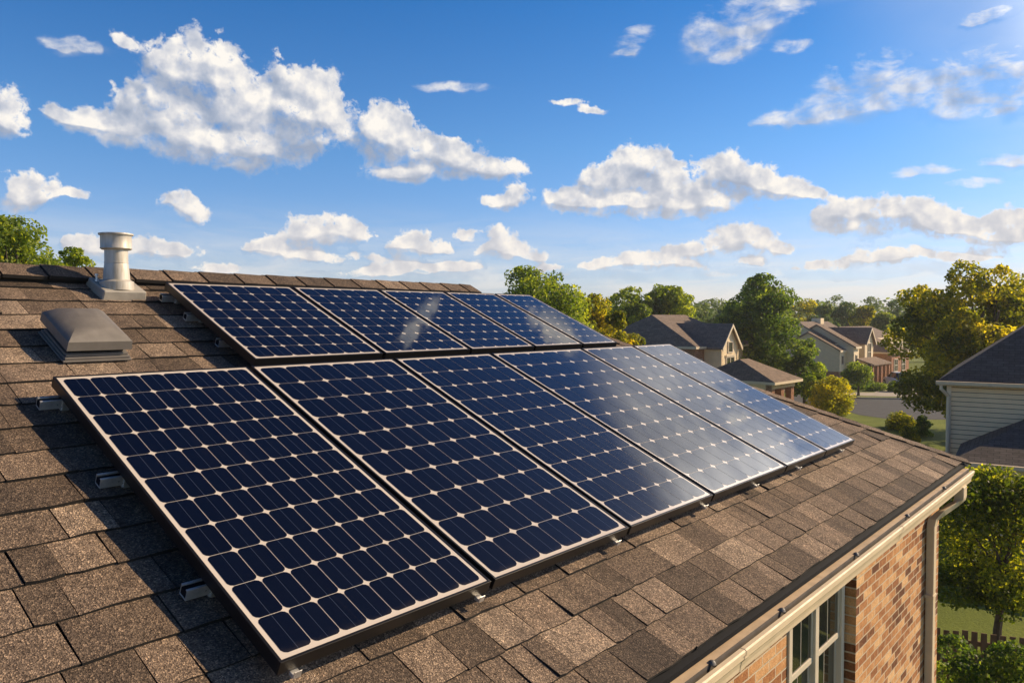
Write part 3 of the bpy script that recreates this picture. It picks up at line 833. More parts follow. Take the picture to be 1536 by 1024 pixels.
def solar_panel(u0, u1, v0, v1, nc, nr, label, seed):
    g = 0.011
    W_, H_ = (u1 - u0) - 2 * g, (v1 - v0) - 2 * g * .8
    r = root('solar_panel', label, 'solar panel', mat=roof_matrix(u0 + g, v1 - g * .8, STAND), group='solar panels bolted to the roof')
    rd = random.Random(seed)
    fr = MB()
    T, lip = 0.042, 0.0095
    fr.box(0, W_, 0, lip, -T, 0.0015); fr.box(0, W_, H_ - lip, H_, -T, 0.0015)
    fr.box(0, lip, lip, H_ - lip, -T, 0.0015); fr.box(W_ - lip, W_, lip, H_ - lip, -T, 0.0015)
    fr.box(0.001, W_ - .001, 0.001, .03, -T - .002, -T - .0005)
    fr.build('frame', M['black'], r, bevel=.0014)
    lam = MB()
    lam.box(lip - .001, W_ - lip + .001, lip - .001, H_ - lip + .001, -0.006, -0.0008, 0)
    mg = 0.020
    x0, x1, y0, y1 = lip + mg * .75, W_ - lip - mg * .75, lip + mg * .8, H_ - lip - mg * .8
    cw, ch = (x1 - x0) / nc, (y1 - y0) / nr
    gp = 0.0016
    k = min(cw, ch) * .15
    for i in range(nc):
        for j in range(nr):
            a0, a1, b0, b1 = x0 + i * cw + gp, x0 + (i + 1) * cw - gp, y0 + j * ch + gp * .7, y0 + (j + 1) * ch - gp * .7
            kk = k
            pts = []
            for (cx_, cy_, sx_, sy_, st) in ((a0, b0, 1, 1, 0), (a1, b0, -1, 1, 1), (a1, b1, -1, -1, 0), (a0, b1, 1, -1, 1)):
                q_ = [(cx_, cy_ + sy_ * kk), (cx_ + sx_ * kk * .36, cy_ + sy_ * kk * .36), (cx_ + sx_ * kk, cy_)]
                if st: q_ = q_[::-1]
                pts += q_
            uv = [((p_[0] - a0) / (a1 - a0) + i, (p_[1] - b0) / (b1 - b0) + j) for p_ in pts]
            lam.poly([(p_[0], p_[1], 0.0) for p_ in pts], 1, min(1, max(0, rd.gauss(.5, .25))), uv)
    lam.build('glass_laminate', [M['sheet'], M['cell']], r)
    return r, W_, H_


panels = []
for (i, nc, nr), lb in zip(LB, PLAB_L):
    panels.append(solar_panel(UL[i], UL[i + 1], VL[0], VL[1], nc, nr, lb, 20 + i))
for (i, nc, nr), lb in zip(UB, PLAB_U):
    panels.append(solar_panel(UU[i], UU[i + 1], VU[0], VU[1], nc, nr, lb, 40 + i))
# little clip feet under the lower edge of the lower row
for k, (r, W_, H_) in enumerate(panels[:6]):
    for fx in ((.05, .93) if k == 0 else (.9,) if k < 3 else (.55,) if k != 4 else (.3,)):
        cm = MB()
        X = W_ * fx
        cm.box(X, X + .026, -.016, .004, -.060, -.0475)
        cm.box(X, X + .026, -.019, -.0162, -.060, -.036)
        cm.build('mounting_clip', M['alu'], r, bevel=.0012)

# ------------------------------------------------------------------ rails: extruded aluminium, ends sticking out on the left
RLAB = ['lowest aluminium rail end jutting left of the nearest panel', 'middle aluminium rail end jutting left of the nearest panel',
        'aluminium rail end by the top left corner of the nearest panel', 'aluminium rail end nearest the row gap, left of the upper panels',
        'aluminium rail end halfway up the left side of the upper row', 'aluminium rail end at the top left corner of the upper row near the flue']


def rail(u0, u1, v, label):
    r = root('mounting_rail', label, 'mounting rail', mat=roof_matrix(u0, v, 0.0), group='aluminium mounting rails under the panels')
    L = u1 - u0
    c_ = MB()
    z0, z1, hw = .022, .060, .020
    c_.box(0, L, -hw, hw, z0, z0 + .006); c_.box(0, L, -hw, -hw + .004, z0 + .006, z1); c_.box(0, L, hw - .004, hw, z0 + .006, z1)
    c_.box(0, L, -hw + .004, -.0105, z1 - .005, z1); c_.box(0, L, .0105, hw - .004, z1 - .005, z1)
    c_.build('channel', M['alu'], r, bevel=.0011)
    pl_ = MB(); pl_.box(.0006, .10, -hw + .0045, hw - .0045, z0 + .0065, z1 - .010); pl_.build('slot_shade', M['drip'], r)  # dark block painted in as the shade inside the open slot
    k = 0.075
    while k < L - .05:
        f = MB()
        f.box(k, k + .034, -.026, .026, .0155, .0215); f.box(k + .004, k + .03, -.030, -.0195, .0155, .052)
        f.lathe([(.007, .0216), (.007, .028)], k + .017, 0, 6)
        f.build('foot', M['alu'], r, bevel=.001)
        k += 1.22
    return r


for (u0, u1, v), lb in zip(((1.130, 6.12, -1.735), (1.122, 6.12, -2.375), (1.114, 6.12, -2.955), (2.122, 5.32, -3.46), (2.106, 5.3, -3.80), (2.090, 5.2, -4.07)), RLAB):
    rail(u0, u1, v, lb)

# ------------------------------------------------------------------ flue on its flashing box
fl = root('vent_flue', 'round galvanised flue with a wide cap standing on a box near the ridge', 'vent pipe', mat=Matrix.Translation(RP(1.895, -4.19, 0)))
hb = MB()


def loc_of(u, v, h):
    return RP(u, v, h) - RP(1.895, -4.19, 0)


bu0, bu1, bv0, bv1 = 1.785, 2.025, -4.335, -4.095
hb.hexa([loc_of(bu0, bv1, 0.002), loc_of(bu1, bv1, 0.002), loc_of(bu1, bv0, 0.002), loc_of(bu0, bv0, 0.002),
         loc_of(bu0 + .006, bv1 - .004, .062), loc_of(bu1 - .006, bv1 - .004, .062), loc_of(bu1 - .006, bv0 + .004, .05), loc_of(bu0 + .006, bv0 + .004, .05)], 0)
hb.build('flashing_box', M['flash'], fl, bevel=.006)
pz = loc_of(1.895, -4.20, .06)
st_ = MB()
z = pz.z
st_.lathe([(.088, z - .03), (.088, z + .016), (.084, z + .020), (.076, z + .022), (.069, z + .028), (.066, z + .075), (.061, z + .118), (.0605, z + .120), (.0625, z + .1205), (.0625, z + .126), (.0605, z + .127), (.0605, z + .205)], pz.x, pz.y, 40)
st_.build('pipe', M['galv'], fl, smooth=True)
cp = MB()
cp.lathe([(.058, z + .193), (.074, z + .195), (.0815, z + .201), (.0815, z + .206), (.080, z + .208), (.080, z + .272), (.081, z + .274), (.089, z + .276), (.090, z + .281), (.089, z + .285), (.082, z + .286), (.05, z + .287), (.002, z + .289)], pz.x, pz.y, 40)
cp.build('cap', M['galv'], fl, smooth=True)
bl = MB()
q_ = loc_of(1.815, -4.27, .05)
bl.lathe([(.011, q_.z), (.011, q_.z + .008), (.006, q_.z + .009), (.006, q_.z + .03), (.010, q_.z + .031), (.010, q_.z + .040), (.003, q_.z + .042)], q_.x, q_.y, 12)
bl.build('bolt', M['alu'], fl, smooth=True)

# ------------------------------------------------------------------ hooded box vent
bvn = root('roof_vent', 'low grey metal box vent with a faceted hood on the shingles left of the panels', 'roof vent', mat=roof_matrix(1.49, -3.50, 0.0))
f = MB(); f.box(-.150, .150, -.150, .175, .014, .022); f.box(-.142, .142, -.143, .168, .0222, .034)
f.build('flange', M['hood'], bvn, bevel=.002)
f = MB(); f.box(-.118, .118, -.112, .14, .0345, .066); f.build('throat', M['drip'], bvn)
f = MB(); f.box(-.135, .135, -.132, .155, .0345, .046); f.build('collar', M['hood'], bvn, bevel=.002)
hd = MB()


def ring(hx_, y0_, y1_, z_, n_=1):
    return [(-hx_, y0_, z_), (hx_, y0_, z_), (hx_, y1_, z_), (-hx_, y1_, z_)]


hd.loft([ring(.134, -.136, .185, .074), ring(.142, -.148, .196, .071), ring(.139, -.144, .192, .112), ring(.128, -.130, .182, .122), ring(.085, -.060, .150, .151), ring(.046, .010, .110, .168), ring(.030, .030, .095, .170)], 0)
hd.build('hood', M['hood'], bvn, smooth=True)

# ------------------------------------------------------------------ the neighbourhood
F2 = Vector((math.cos(R(FWD)), math.sin(R(FWD)), 0)); R2 = Vector((math.sin(R(FWD)), -math.cos(R(FWD)), 0))


def site(px, depth, z=0.0):
    """a spot on the ground: depth metres ahead, so many steps to the right"""
    return F2 * depth + R2 * (depth * (px - 768) / 1165.5) + Vector((0, 0, z))


def hgt(py, depth):
    return CAM_Z - (py - 475) * depth / 1165.5


gr = MB()
nseg = 48
gr.poly([(880 * math.cos(2 * math.pi * k / nseg), 880 * math.sin(2 * math.pi * k / nseg), 0) for k in range(nseg)], 0)
tag(gr.build('ground', M['grass']), kind='structure')


def sheet(name, pts, m_, z_):
    b_ = MB(); q = [site(px, d_) + Vector((0, 0, z_)) for px, d_ in pts]
    nn = (q[1] - q[0]).cross(q[2] - q[1])
    if nn.z < 0: q = q[::-1]
    b_.poly(q, 0)
    return tag(b_.build(name, m_), kind='structure')


sheet('road', [(1180, 70), (1232, 66.5), (1300, 65), (1372, 64.5), (1560, 64), (1560, 52), (1400, 52), (1330, 52.5), (1290, 54.5), (1262, 58), (1180, 60)], M['road'], .012)
sheet('pavement', [(1150, 75), (1250, 71), (1560, 69.5), (1560, 66.6), (1365, 66.8), (1250, 68.2), (1150, 71.5)], M['conc'], .016)
sheet('driveway', [(1335, 79), (1385, 79), (1365, 69.4), (1310, 69.6)], M['conc'], .020)
kb = MB()
kp = [(1232, 66.6), (1300, 65.15), (1372, 64.65), (1560, 64.2)]
for (p0, d0), (p1, d1) in zip(kp[:-1], kp[1:]):
    a_, b_ = site(p0, d0), site(p1, d1)
    c_, d_ = site(p1, d1 + .25), site(p0, d0 + .25)
    kb.hexa([a_, b_, c_, d_, a_ + Vector((0, 0, .13)), b_ + Vector((0, 0, .13)), c_ + Vector((0, 0, .13)), d_ + Vector((0, 0, .13))])
tag(kb.build('kerb', M['conc']), kind='structure')


# ---- houses
def wall_box(name, parent, x0, x1, y0, y1, z0, z1, m_):
    b_ = MB(); b_.box(x0, x1, y0, y1, z0, z1); return b_.build(name, m_, parent)


def hip_roof(parent, x0, x1, y0, y1, ze_, zr_, rx0, rx1, ry, m_, oh=.35, name='roof', th=.16):
    b_ = MB(); X0, X1, Y0, Y1 = x0 - oh, x1 + oh, y0 - oh, y1 + oh
    A_, B_, C_, D_ = (X0, Y0, ze_), (X1, Y0, ze_), (X1, Y1, ze_), (X0, Y1, ze_)
    E_, F_ = (rx0, ry, zr_), (rx1, ry, zr_)
    b_.poly([A_, B_, F_, E_]); b_.poly([C_, D_, E_, F_]); b_.poly([D_, A_, E_]); b_.poly([B_, C_, F_])
    r_ = b_.build(name, m_, parent)
    f_ = MB(); f_.box(X0 + .003, X1 - .003, Y0 + .003, Y1 - .003, ze_ - th, ze_ - .004); f_.build('fascia', M['trim'], parent)
    # thin ridge and hip line caps
    return r_


def gable_roof_y(parent, x0, x1, y0, y1, ze_, zr_, m_, wm, oh=.25, xr=None, front=True, name='roof'):
    """ridge along local y, gable facing local -y"""
    xr = (x0 + x1) / 2 if xr is None else xr
    b_ = MB(); t = .14
    sl0 = (zr_ - ze_) / (xr - x0); sl1 = (zr_ - ze_) / (x1 - xr)
    L0 = (x0 - oh, ze_ - oh * sl0); R0 = (x1 + oh, ze_ - oh * sl1)
    for (xa, za, xb, zb_) in ((L0[0], L0[1], xr, zr_), (xr, zr_, R0[0], R0[1])):
        b_.hexa([(xa, y0 - oh, za), (xb, y0 - oh, zb_), (xb, y1, zb_), (xa, y1, za), (xa, y0 - oh, za + t), (xb, y0 - oh, zb_ + t), (xb, y1, zb_ + t), (xa, y1, za + t)])
    r_ = b_.build(name, m_, parent)
    g_ = MB(); g_.hexa([(x0, y0, ze_ - .02), (x1, y0, ze_ - .02), (x1, y0 + .1, ze_ - .02), (x0, y0 + .1, ze_ - .02), (xr - .01, y0, zr_ - .01), (xr + .01, y0, zr_ - .01), (xr + .01, y0 + .1, zr_ - .01), (xr - .01, y0 + .1, zr_ - .01)])
    g_.build('gable', wm, parent)
    v_ = MB()
    for (xa, za, xb, zb_) in ((L0[0], L0[1], xr, zr_), (xr, zr_, R0[0], R0[1])):
        v_.hexa([(xa, y0 - oh - .05, za - .1), (xb, y0 - oh - .05, zb_ - .1), (xb, y0 - oh - .003, zb_ - .1), (xa, y0 - oh - .003, za - .1),
                 (xa, y0 - oh - .05, za + t - .02), (xb, y0 - oh - .05, zb_ + t - .02), (xb, y0 - oh - .003, zb_ + t - .02), (xa, y0 - oh - .003, za + t - .02)])
    v_.build('bargeboard', M['trim'], parent)
    return r_


def gable_roof_x(parent, x0, x1, y0, y1, ze_, zr_, m_, wm, oh=.25, yr=None, name='roof'):
    """ridge along local x, gables at both x ends"""
    yr = (y0 + y1) / 2 if yr is None else yr
    b_ = MB(); t = .14
    s0 = (zr_ - ze_) / (yr - y0); s1 = (zr_ - ze_) / (y1 - yr)
    for (ya, za, yb_, zb_) in ((y0 - oh, ze_ - oh * s0, yr, zr_), (yr, zr_, y1 + oh, ze_ - oh * s1)):
        b_.hexa([(x0 - oh, ya, za), (x1 + oh, ya, za), (x1 + oh, yb_, zb_), (x0 - oh, yb_, zb_), (x0 - oh, ya, za + t), (x1 + oh, ya, za + t), (x1 + oh, yb_, zb_ + t), (x0 - oh, yb_, zb_ + t)])
    r_ = b_.build(name, m_, parent)
    for xx in (x0, x1 - .1):
        g_ = MB()
        g_.hexa([(xx, y0, ze_ - .02), (xx + .1, y0, ze_ - .02), (xx + .1, y1, ze_ - .02), (xx, y1, ze_ - .02), (xx, yr - .01, zr_ - .01), (xx + .1, yr - .01, zr_ - .01), (xx + .1, yr + .01, zr_ - .01), (xx, yr + .01, zr_ - .01)])
        g_.build('gable', wm, parent)
    f_ = MB(); f_.box(x0 - oh, x1 + oh, y0 - oh - .05, y0 - oh - .003, ze_ - oh * s0 - .08, ze_ - oh * s0 + .12); f_.build('fascia', M['trim'], parent)
    return r_


def far_window(parent, x, z0, z1, y, wd, axis='x', mull=True, name='window'):
    """window in a wall facing local -y (axis x) or local -x (axis y)"""
    b_ = MB(); t = .07

    def bx(p0, p1, q0, q1, d0, d1, mb, mt=0):
        if axis == 'x': mb.box(p0, p1, y - d1, y - d0, q0, q1, mt)
        else: mb.box(y - d1, y - d0, p0, p1, q0, q1, mt)
    bx(x, x + wd, z1 - t, z1, .0, .06, b_); bx(x, x + wd, z0, z0 + t, .0, .06, b_)
    bx(x, x + t, z0 + t, z1 - t, 0, .06, b_); bx(x + wd - t, x + wd, z0 + t, z1 - t, 0, .06, b_)
    if mull:
        bx(x + wd / 2 - .03, x + wd / 2 + .03, z0 + t, z1 - t, .0, .05, b_)
        bx(x + t, x + wd / 2 - .03, (z0 + z1) / 2 - .03, (z0 + z1) / 2 + .03, .0, .05, b_)
        bx(x + wd / 2 + .03, x + wd - t, (z0 + z1) / 2 - .03, (z0 + z1) / 2 + .03, .0, .05, b_)
    w_ = b_.build(name, M['white'], parent)
    p_ = MB(); bx(x + t, x + wd - t, z0 + t, z1 - t, .004, .02, p_); p_.build('pane', M['glass'], w_)
    return w_


ROT = R(-3.0)
# house with the steep front gable, middle distance
K = site(1042, 53.0)
hm = root('gabled_house', 'tan and brick house with dark hipped roof and one steep front gable', 'house', K, ROT)
wall_box('wall', hm, 0, 1.3, .001, 8.6, 0, 4.78, M['farbrick'])
wall_box('wall', hm, 1.3, 8.0, .001, 8.6, 0, 4.78, M['stone'])
wall_box('wing_wall', hm, 1.3, 3.7, -1.3, -.001, 0, 4.9, M['stucco'])
hip_roof(hm, 0, 8.0, 0, 8.6, 4.86, 7.05, 1.3, 6.0, 4.3, M['darkb'], .3)
gable_roof_y(hm, 1.3, 3.7, -1.3, 4.2, 4.9, 6.3, M['darkb'], M['stucco'], .22, name='wing_roof')
far_window(hm, 1.95, 2.0, 4.15, -1.3, 1.2)
far_window(hm, 2.2, 4.4, 5.2, -1.3, .7, mull=False)
ar_ = MB(); ar_.box(1.9, 3.2, -1.40, -1.362, 4.17, 4.30); ar_.build('lintel', M['trim'], hm)
wall_box('band', hm, 1.29, 3.71, -1.34, -1.303, 1.75, 1.9, M['trim'])
far_window(hm, 4.9, .6, 1.9, 0, 1.0)
for vx in (2.2, 4.4):
    pv = MB(); pv.lathe([(.07, 5.6), (.07, 6.35)], vx + 1.2, 2.6, 10); pv.build('vent_stack', M['trough'], hm)
far_window(hm, .15, 2.9, 4.0, 0, .85, mull=False)
far_window(hm, 4.9, 2.9, 4.2, 0, 1.0)
wall_box('quoin', hm, 1.28, 1.5, -1.335, -1.301, 0, 4.6, M['stone']); wall_box('quoin', hm, 3.52, 3.73, -1.335, -1.301, 0, 4.6, M['stone'])

# low garage with open bays
K = site(1163, 45.5)
gg = root('garage', 'low garage with brown hipped roof and dark open bays, right of the gabled house', 'garage', K, ROT)
wall_box('wall', gg, .25, 3.6, 1.2, 5.0, 0, 2.95, M['stucco'])
for px_ in (.15, 1.45, 2.85):
    wall_box('pillar', gg, px_, px_ + .42, .25, .62, 0, 2.90, M['farbrick'])
wall_box('beam', gg, .15, 3.3, .2, .66, 2.62, 2.92, M['stone'])
wall_box('side_wall', gg, .15, .3, .66, 5.0, 0, 2.9, M['stucco'])
bayd = MB(); bayd.box(.6, 3.2, 1.15, 1.19, 0, 2.5); bayd.build('bay_shade', M['room'], gg)  # dark sheet standing in for the shade inside the open bays
hip_roof(gg, .1, 3.5, .2, 5.2, 3.06, 4.28, .9, 2.1, 2.7, M['brown'], .3)

# cluster of tan townhouse blocks beyond the street
K = site(1259, 77)
th = root('townhouse', 'tan and grey-green townhouse with stepped brown roofs beyond the street', 'house', K, ROT)
wall_box('wall', th, 0, 1.5, 0, 6.2, 1.45, 3.55, M['sage'])
wall_box('brick_base', th, .02, 1.48, .02, 6.18, 0, 1.45, M['farbrick'])
gable_roof_x(th, 0, 1.35, 0, 6.2, 3.55, 5.25, M['brown'], M['sage'], .18, name='roof')
wall_box('front_wall', th, .04, 1.5, -.06, -.003, 1.45, 3.45, M['stucco'])
far_window(th, .45, 2.1, 3.05, -.06, .55, mull=False)
wall_box('wall', th, 1.5, 2.9, -.9, 6.2, 0, 3.9, M['stucco'])
gable_roof_x(th, 1.6, 2.8, -.9, 6.6, 3.9, 6.0, M['brown'], M['sage'], .2, name='stepped_roof')
far_window(th, 1.9, 2.2, 3.1, -.9, .5, mull=False)
wall_box('wall', th, 2.9, 9.0, 1.0, 7, 0, 4.2, M['sage'])
gable_roof_x(th, 1.2, 9.0, 1.0, 8.4, 4.2, 6.25, M['darkb'], M['stucco'], .25, name='main_roof')
wall_box('wing_wall', th, 4.6, 7.0, -.9, .999, 0, 4.25, M['stucco'])
wall_box('wing_side', th, 4.55, 4.598, -.88, .99, 1.9, 4.2, M['sage'])
gable_roof_y(th, 4.6, 7.0, -.9, 4, 4.3, 5.65, M['brown'], M['stucco'], .25, name='wing_roof')
far_window(th, 5.35, 2.3, 4.2, -.9, .95)
ar = MB(); ar.lathe([(.46, 0), (.46, .03)], 0, 0, 18)
pr = MB(); pr.hexa([(2.2, -2.6, 2.05), (7.6, -2.6, 2.05), (7.6, -.91, 2.6), (2.2, -.91, 2.6), (2.2, -2.6, 2.17), (7.6, -2.6, 2.17), (7.6, -.91, 2.72), (2.2, -.91, 2.72)])
pr.build('porch_roof', M['brown'], th)
for q in (2.4, 3.7, 4.9, 6.1, 7.2):
    wall_box('porch_post', th, q, q + .3, -2.45, -2.15, 0, 2.05, M['farbrick'])
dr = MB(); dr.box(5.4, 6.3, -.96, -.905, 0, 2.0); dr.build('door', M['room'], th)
ch = MB(); ch.box(5.9, 6.8, 4.2, 5.2, 5.2, 6.75); ch.build('chimney', M['stucco'], th)

K = site(1330, 92)
t2 = root('rear_house', 'distant house whose brown roof shows just above the tan townhouse, beside the big golden tree', 'house', K, ROT)
wall_box('wall', t2, -4, 6, 0, 8, 0, 4.4, M['stucco'])
gable_roof_x(t2, -4, 6, 0, 8, 3.9, 5.6, M['darkb'], M['stucco'], .25)
far_window(t2, -2, 2.4, 3.6, 0, 1.1); far_window(t2, 1.5, 2.4, 3.6, 0, 1.1)

K = site(1338, 84)
rb = root('brick_cottage', 'red brick house front showing between the townhouse porch and the big tree', 'house', K, ROT)
wall_box('wall', rb, 0, 6, 0, 6, 0, 3.0, M['farbrick'])
hip_roof(rb, 0, 6, 0, 6, 3.05, 4.6, 2.4, 3.6, 3, M['brown'], .3)
far_window(rb, .8, .9, 2.3, 0, 1.2); far_window(rb, 3.4, .9, 2.3, 0, 1.2)

# grey sided neighbour on the right
K = site(1423, 25.0)
rh = root('sided_house', 'two storey house with grey lap siding and charcoal roof at the right edge', 'house', K, R(FWD - 90 - 33))


def lap_siding(name, parent, x0, x1, y, z0, z1, rowh=.15, m_=None, zt=None):
    b_ = MB(); z_ = z0; rd = random.Random(5)
    while z_ < z1 - .01:
        zz = min(z_ + rowh, z1)
        b_.hexa([(x0, y - .030, z_), (x1, y - .030, z_), (x1, y, z_), (x0, y, z_), (x0, y - .012, zz - .022), (x1, y - .012, zz - .022), (x1, y, zz - .022), (x0, y, zz - .022)], 0, rd.random())
        z_ += rowh
    return b_.build(name, m_ or M['siding'], parent)


wall_box('wall', rh, 0, 8.7, .001, 8.7, 0, 4.73, M['trough'])  # dark wall shows between laps as painted shade lines
lap_siding('siding', rh, .11, 8.7, 0, 0, 4.7)
lp = MB(); lp.box(-.02, -.001, .01, 8.7, 0, 4.73); lp.build('end_siding', M['siding'], rh)
wall_box('corner_board', rh, -.022, .108, -.045, -.001, 0, 4.72, M['trim'])
hip_roof(rh, 0, 8.7, 0, 8.7, 4.85, 8.3, 4.35, 4.36, 4.3, M['slate'], .27, th=.15)
gt = MB(); gt.loft([[(x_, -.29, 4.72), (x_, -.29, 4.85), (x_, -.42, 4.85), (x_, -.41, 4.75), (x_, -.36, 4.71)] for x_ in (-.31, 9.05)], 0)
gt.build('gutter', M['cream'], rh)
dp = MB(); dp.tube([(-.16, -.35, 4.73), (-.16, -.35, 4.6), (.03, -.11, 4.36), (.03, -.105, 4.1), (.03, -.105, .2)], .055, 8)
dp.build('downspout', M['cream'], rh)
wall_box('porch_wall', rh, .85, 6.2, -3.2, -.05, 0, 2.7, M['trough'])  # dark backing again, painted shade between the porch laps
lap_siding('porch_siding', rh, .85, 6.2, -3.201, 0, 2.7)
hip_roof(rh, .7, 6.4, -3.2, -.06, 2.85, 4.0, 2.5, 4.5, -.42, M['slate'], .3, name='porch_roof', th=.17)
gt = MB(); gt.loft([[(x_, -3.52, 2.71), (x_, -3.52, 2.84), (x_, -3.65, 2.84), (x_, -3.64, 2.74), (x_, -3.59, 2.70)] for x_ in (.36, 6.7)], 0)
gt.build('gutter', M['cream'], rh)
far_window(rh, 5.0, 3.2, 4.2, -.02, 1.1)

# ---- white car in the drive
K = site(1350, 76.5)
cr = root('parked_car', 'white car parked in the driveway between the townhouse and the big tree', 'car', K, R(35))
b_ = MB()
sec = [(-2.1, .35, .62, .78), (-1.95, .28, .80, .86), (-1.2, .26, .92, .90), (-.2, .26, .95, .92), (.9, .26, .93, .92), (1.7, .27, .84, .90), (2.1, .34, .66, .80)]
b_.loft([[(x_, -w_, z0), (x_, w_, z0), (x_, w_, zt - .12), (x_, w_ - .12, zt), (x_, -w_ + .12, zt), (x_, -w_, zt - .12)] for x_, z0, zt, w_ in sec], 0)
bd = b_.build('body', M['carpaint'], cr, bevel=.03, smooth=True)
b_ = MB(); b_.loft([[(x_, -w_, .88), (x_, w_, .88), (x_, w_ - .14, zt), (x_, -w_ + .14, zt)] for x_, zt, w_ in ((-1.6, .93, .8), (-.9, 1.40, .80), (.3, 1.44, .80), (1.2, .95, .82))], 0)
b_.build('window', M['glass'], cr)
b_ = MB(); b_.box(-.85, .3, -.62, .62, 1.41, 1.47); b_.build('car_roof', M['carpaint'], cr, bevel=.02)
for x_ in (-1.3, 1.3):
    for y_ in (-.86, .86):
        wz = MB()
        wz.loft([[(x_ + .32 * math.cos(2 * math.pi * k / 18), y_ + d_, .32 + .32 * math.sin(2 * math.pi * k / 18)) for k in range(18)] for d_ in (-.1, .1)], 0)
        w_ = wz.build('wheel', M['tyre'], cr)
        wz = MB(); wz.loft([[(x_ + .19 * math.cos(2 * math.pi * k / 14), y_ + d_, .32 + .19 * math.sin(2 * math.pi * k / 14)) for k in range(14)] for d_ in (-.104, .104)], 0)
        wz.build('rim', M['alu'], w_)
for y_ in (-.62, .62):
    b_ = MB(); b_.box(-2.11, -2.03, y_ - .15, y_ + .15, .58, .7); b_.build('headlight', M['white'], cr)

# ---- fence at the lower right
fr_ = root('wooden_fence', 'low brown cedar fence at the foot of the tree in the lower right corner', 'fence', site(1380, 13.6), R(FWD - 90 - 20))
pk = MB(); rdf = random.Random(3)
x_ = 0
while x_ < 9:
    hh = 1.44 + rdf.uniform(-.02, .02)
    pk.hexa([(x_, 0, .05), (x_ + .13, 0, .05), (x_ + .13, .018, .05), (x_, .018, .05), (x_ + .02, 0, hh), (x_ + .11, 0, hh), (x_ + .11, .018, hh), (x_ + .02, .018, hh)], 0, rdf.random())
    x_ += .143
pk.build('picket_panel', M['wood'], fr_)
for z_ in (.35, 1.2):
    q = MB(); q.box(0, 9, .02, .06, z_, z_ + .08); q.build('fence_rail', M['wood'], fr_)
for x_ in (0.02, 2.3, 4.6, 6.9):
    q = MB(); q.box(x_, x_ + .1, .062, .16, 0, 1.5); q.build('post', M['wood'], fr_)


# ------------------------------------------------------------------ trees
def rand_unit(rs, n):
    v_ = rs.normal(size=(n, 3)); return v_ / np.linalg.norm(v_, axis=1, keepdims=True)


def leaf_cloud(rs, centers, radii, n, leaf, base_tone, squash=.8):
    """leaf-sized faces spread through the clumps of a crown"""
    wts = radii ** 2; wts = wts / wts.sum()
    idx = rs.choice(len(centers), n, p=wts)
    d = rand_unit(rs, n)
    rr = radii[idx] * rs.uniform(.35, 1.0, n) ** .45
    c_ = centers[idx] + d * rr[:, None] * np.array([1, 1, squash])
    nn = d * .55 + rand_unit(rs, n) * .8 + np.array([0, 0, .25])
    nn /= np.linalg.norm(nn, axis=1, keepdims=True)
    t_ = np.cross(nn, rand_unit(rs, n)); t_ /= np.linalg.norm(t_, axis=1, keepdims=True) + 1e-9
    b_ = np.cross(nn, t_)
    l_ = (leaf * rs.uniform(.6, 1.3, n))[:, None]
    V = np.empty((n, 4, 3))
    V[:, 0] = c_ - t_ * l_ * .5; V[:, 1] = c_ - b_ * l_ * .30 + nn * l_ * .06
    V[:, 2] = c_ + t_ * l_ * .5; V[:, 3] = c_ + b_ * l_ * .30 + nn * l_ * .06
    tone = base_tone[idx] + rs.normal(0, .16, n)
    return V.reshape(-1, 3), np.arange(n * 4).reshape(-1, 4), np.clip(tone, 0, 1)


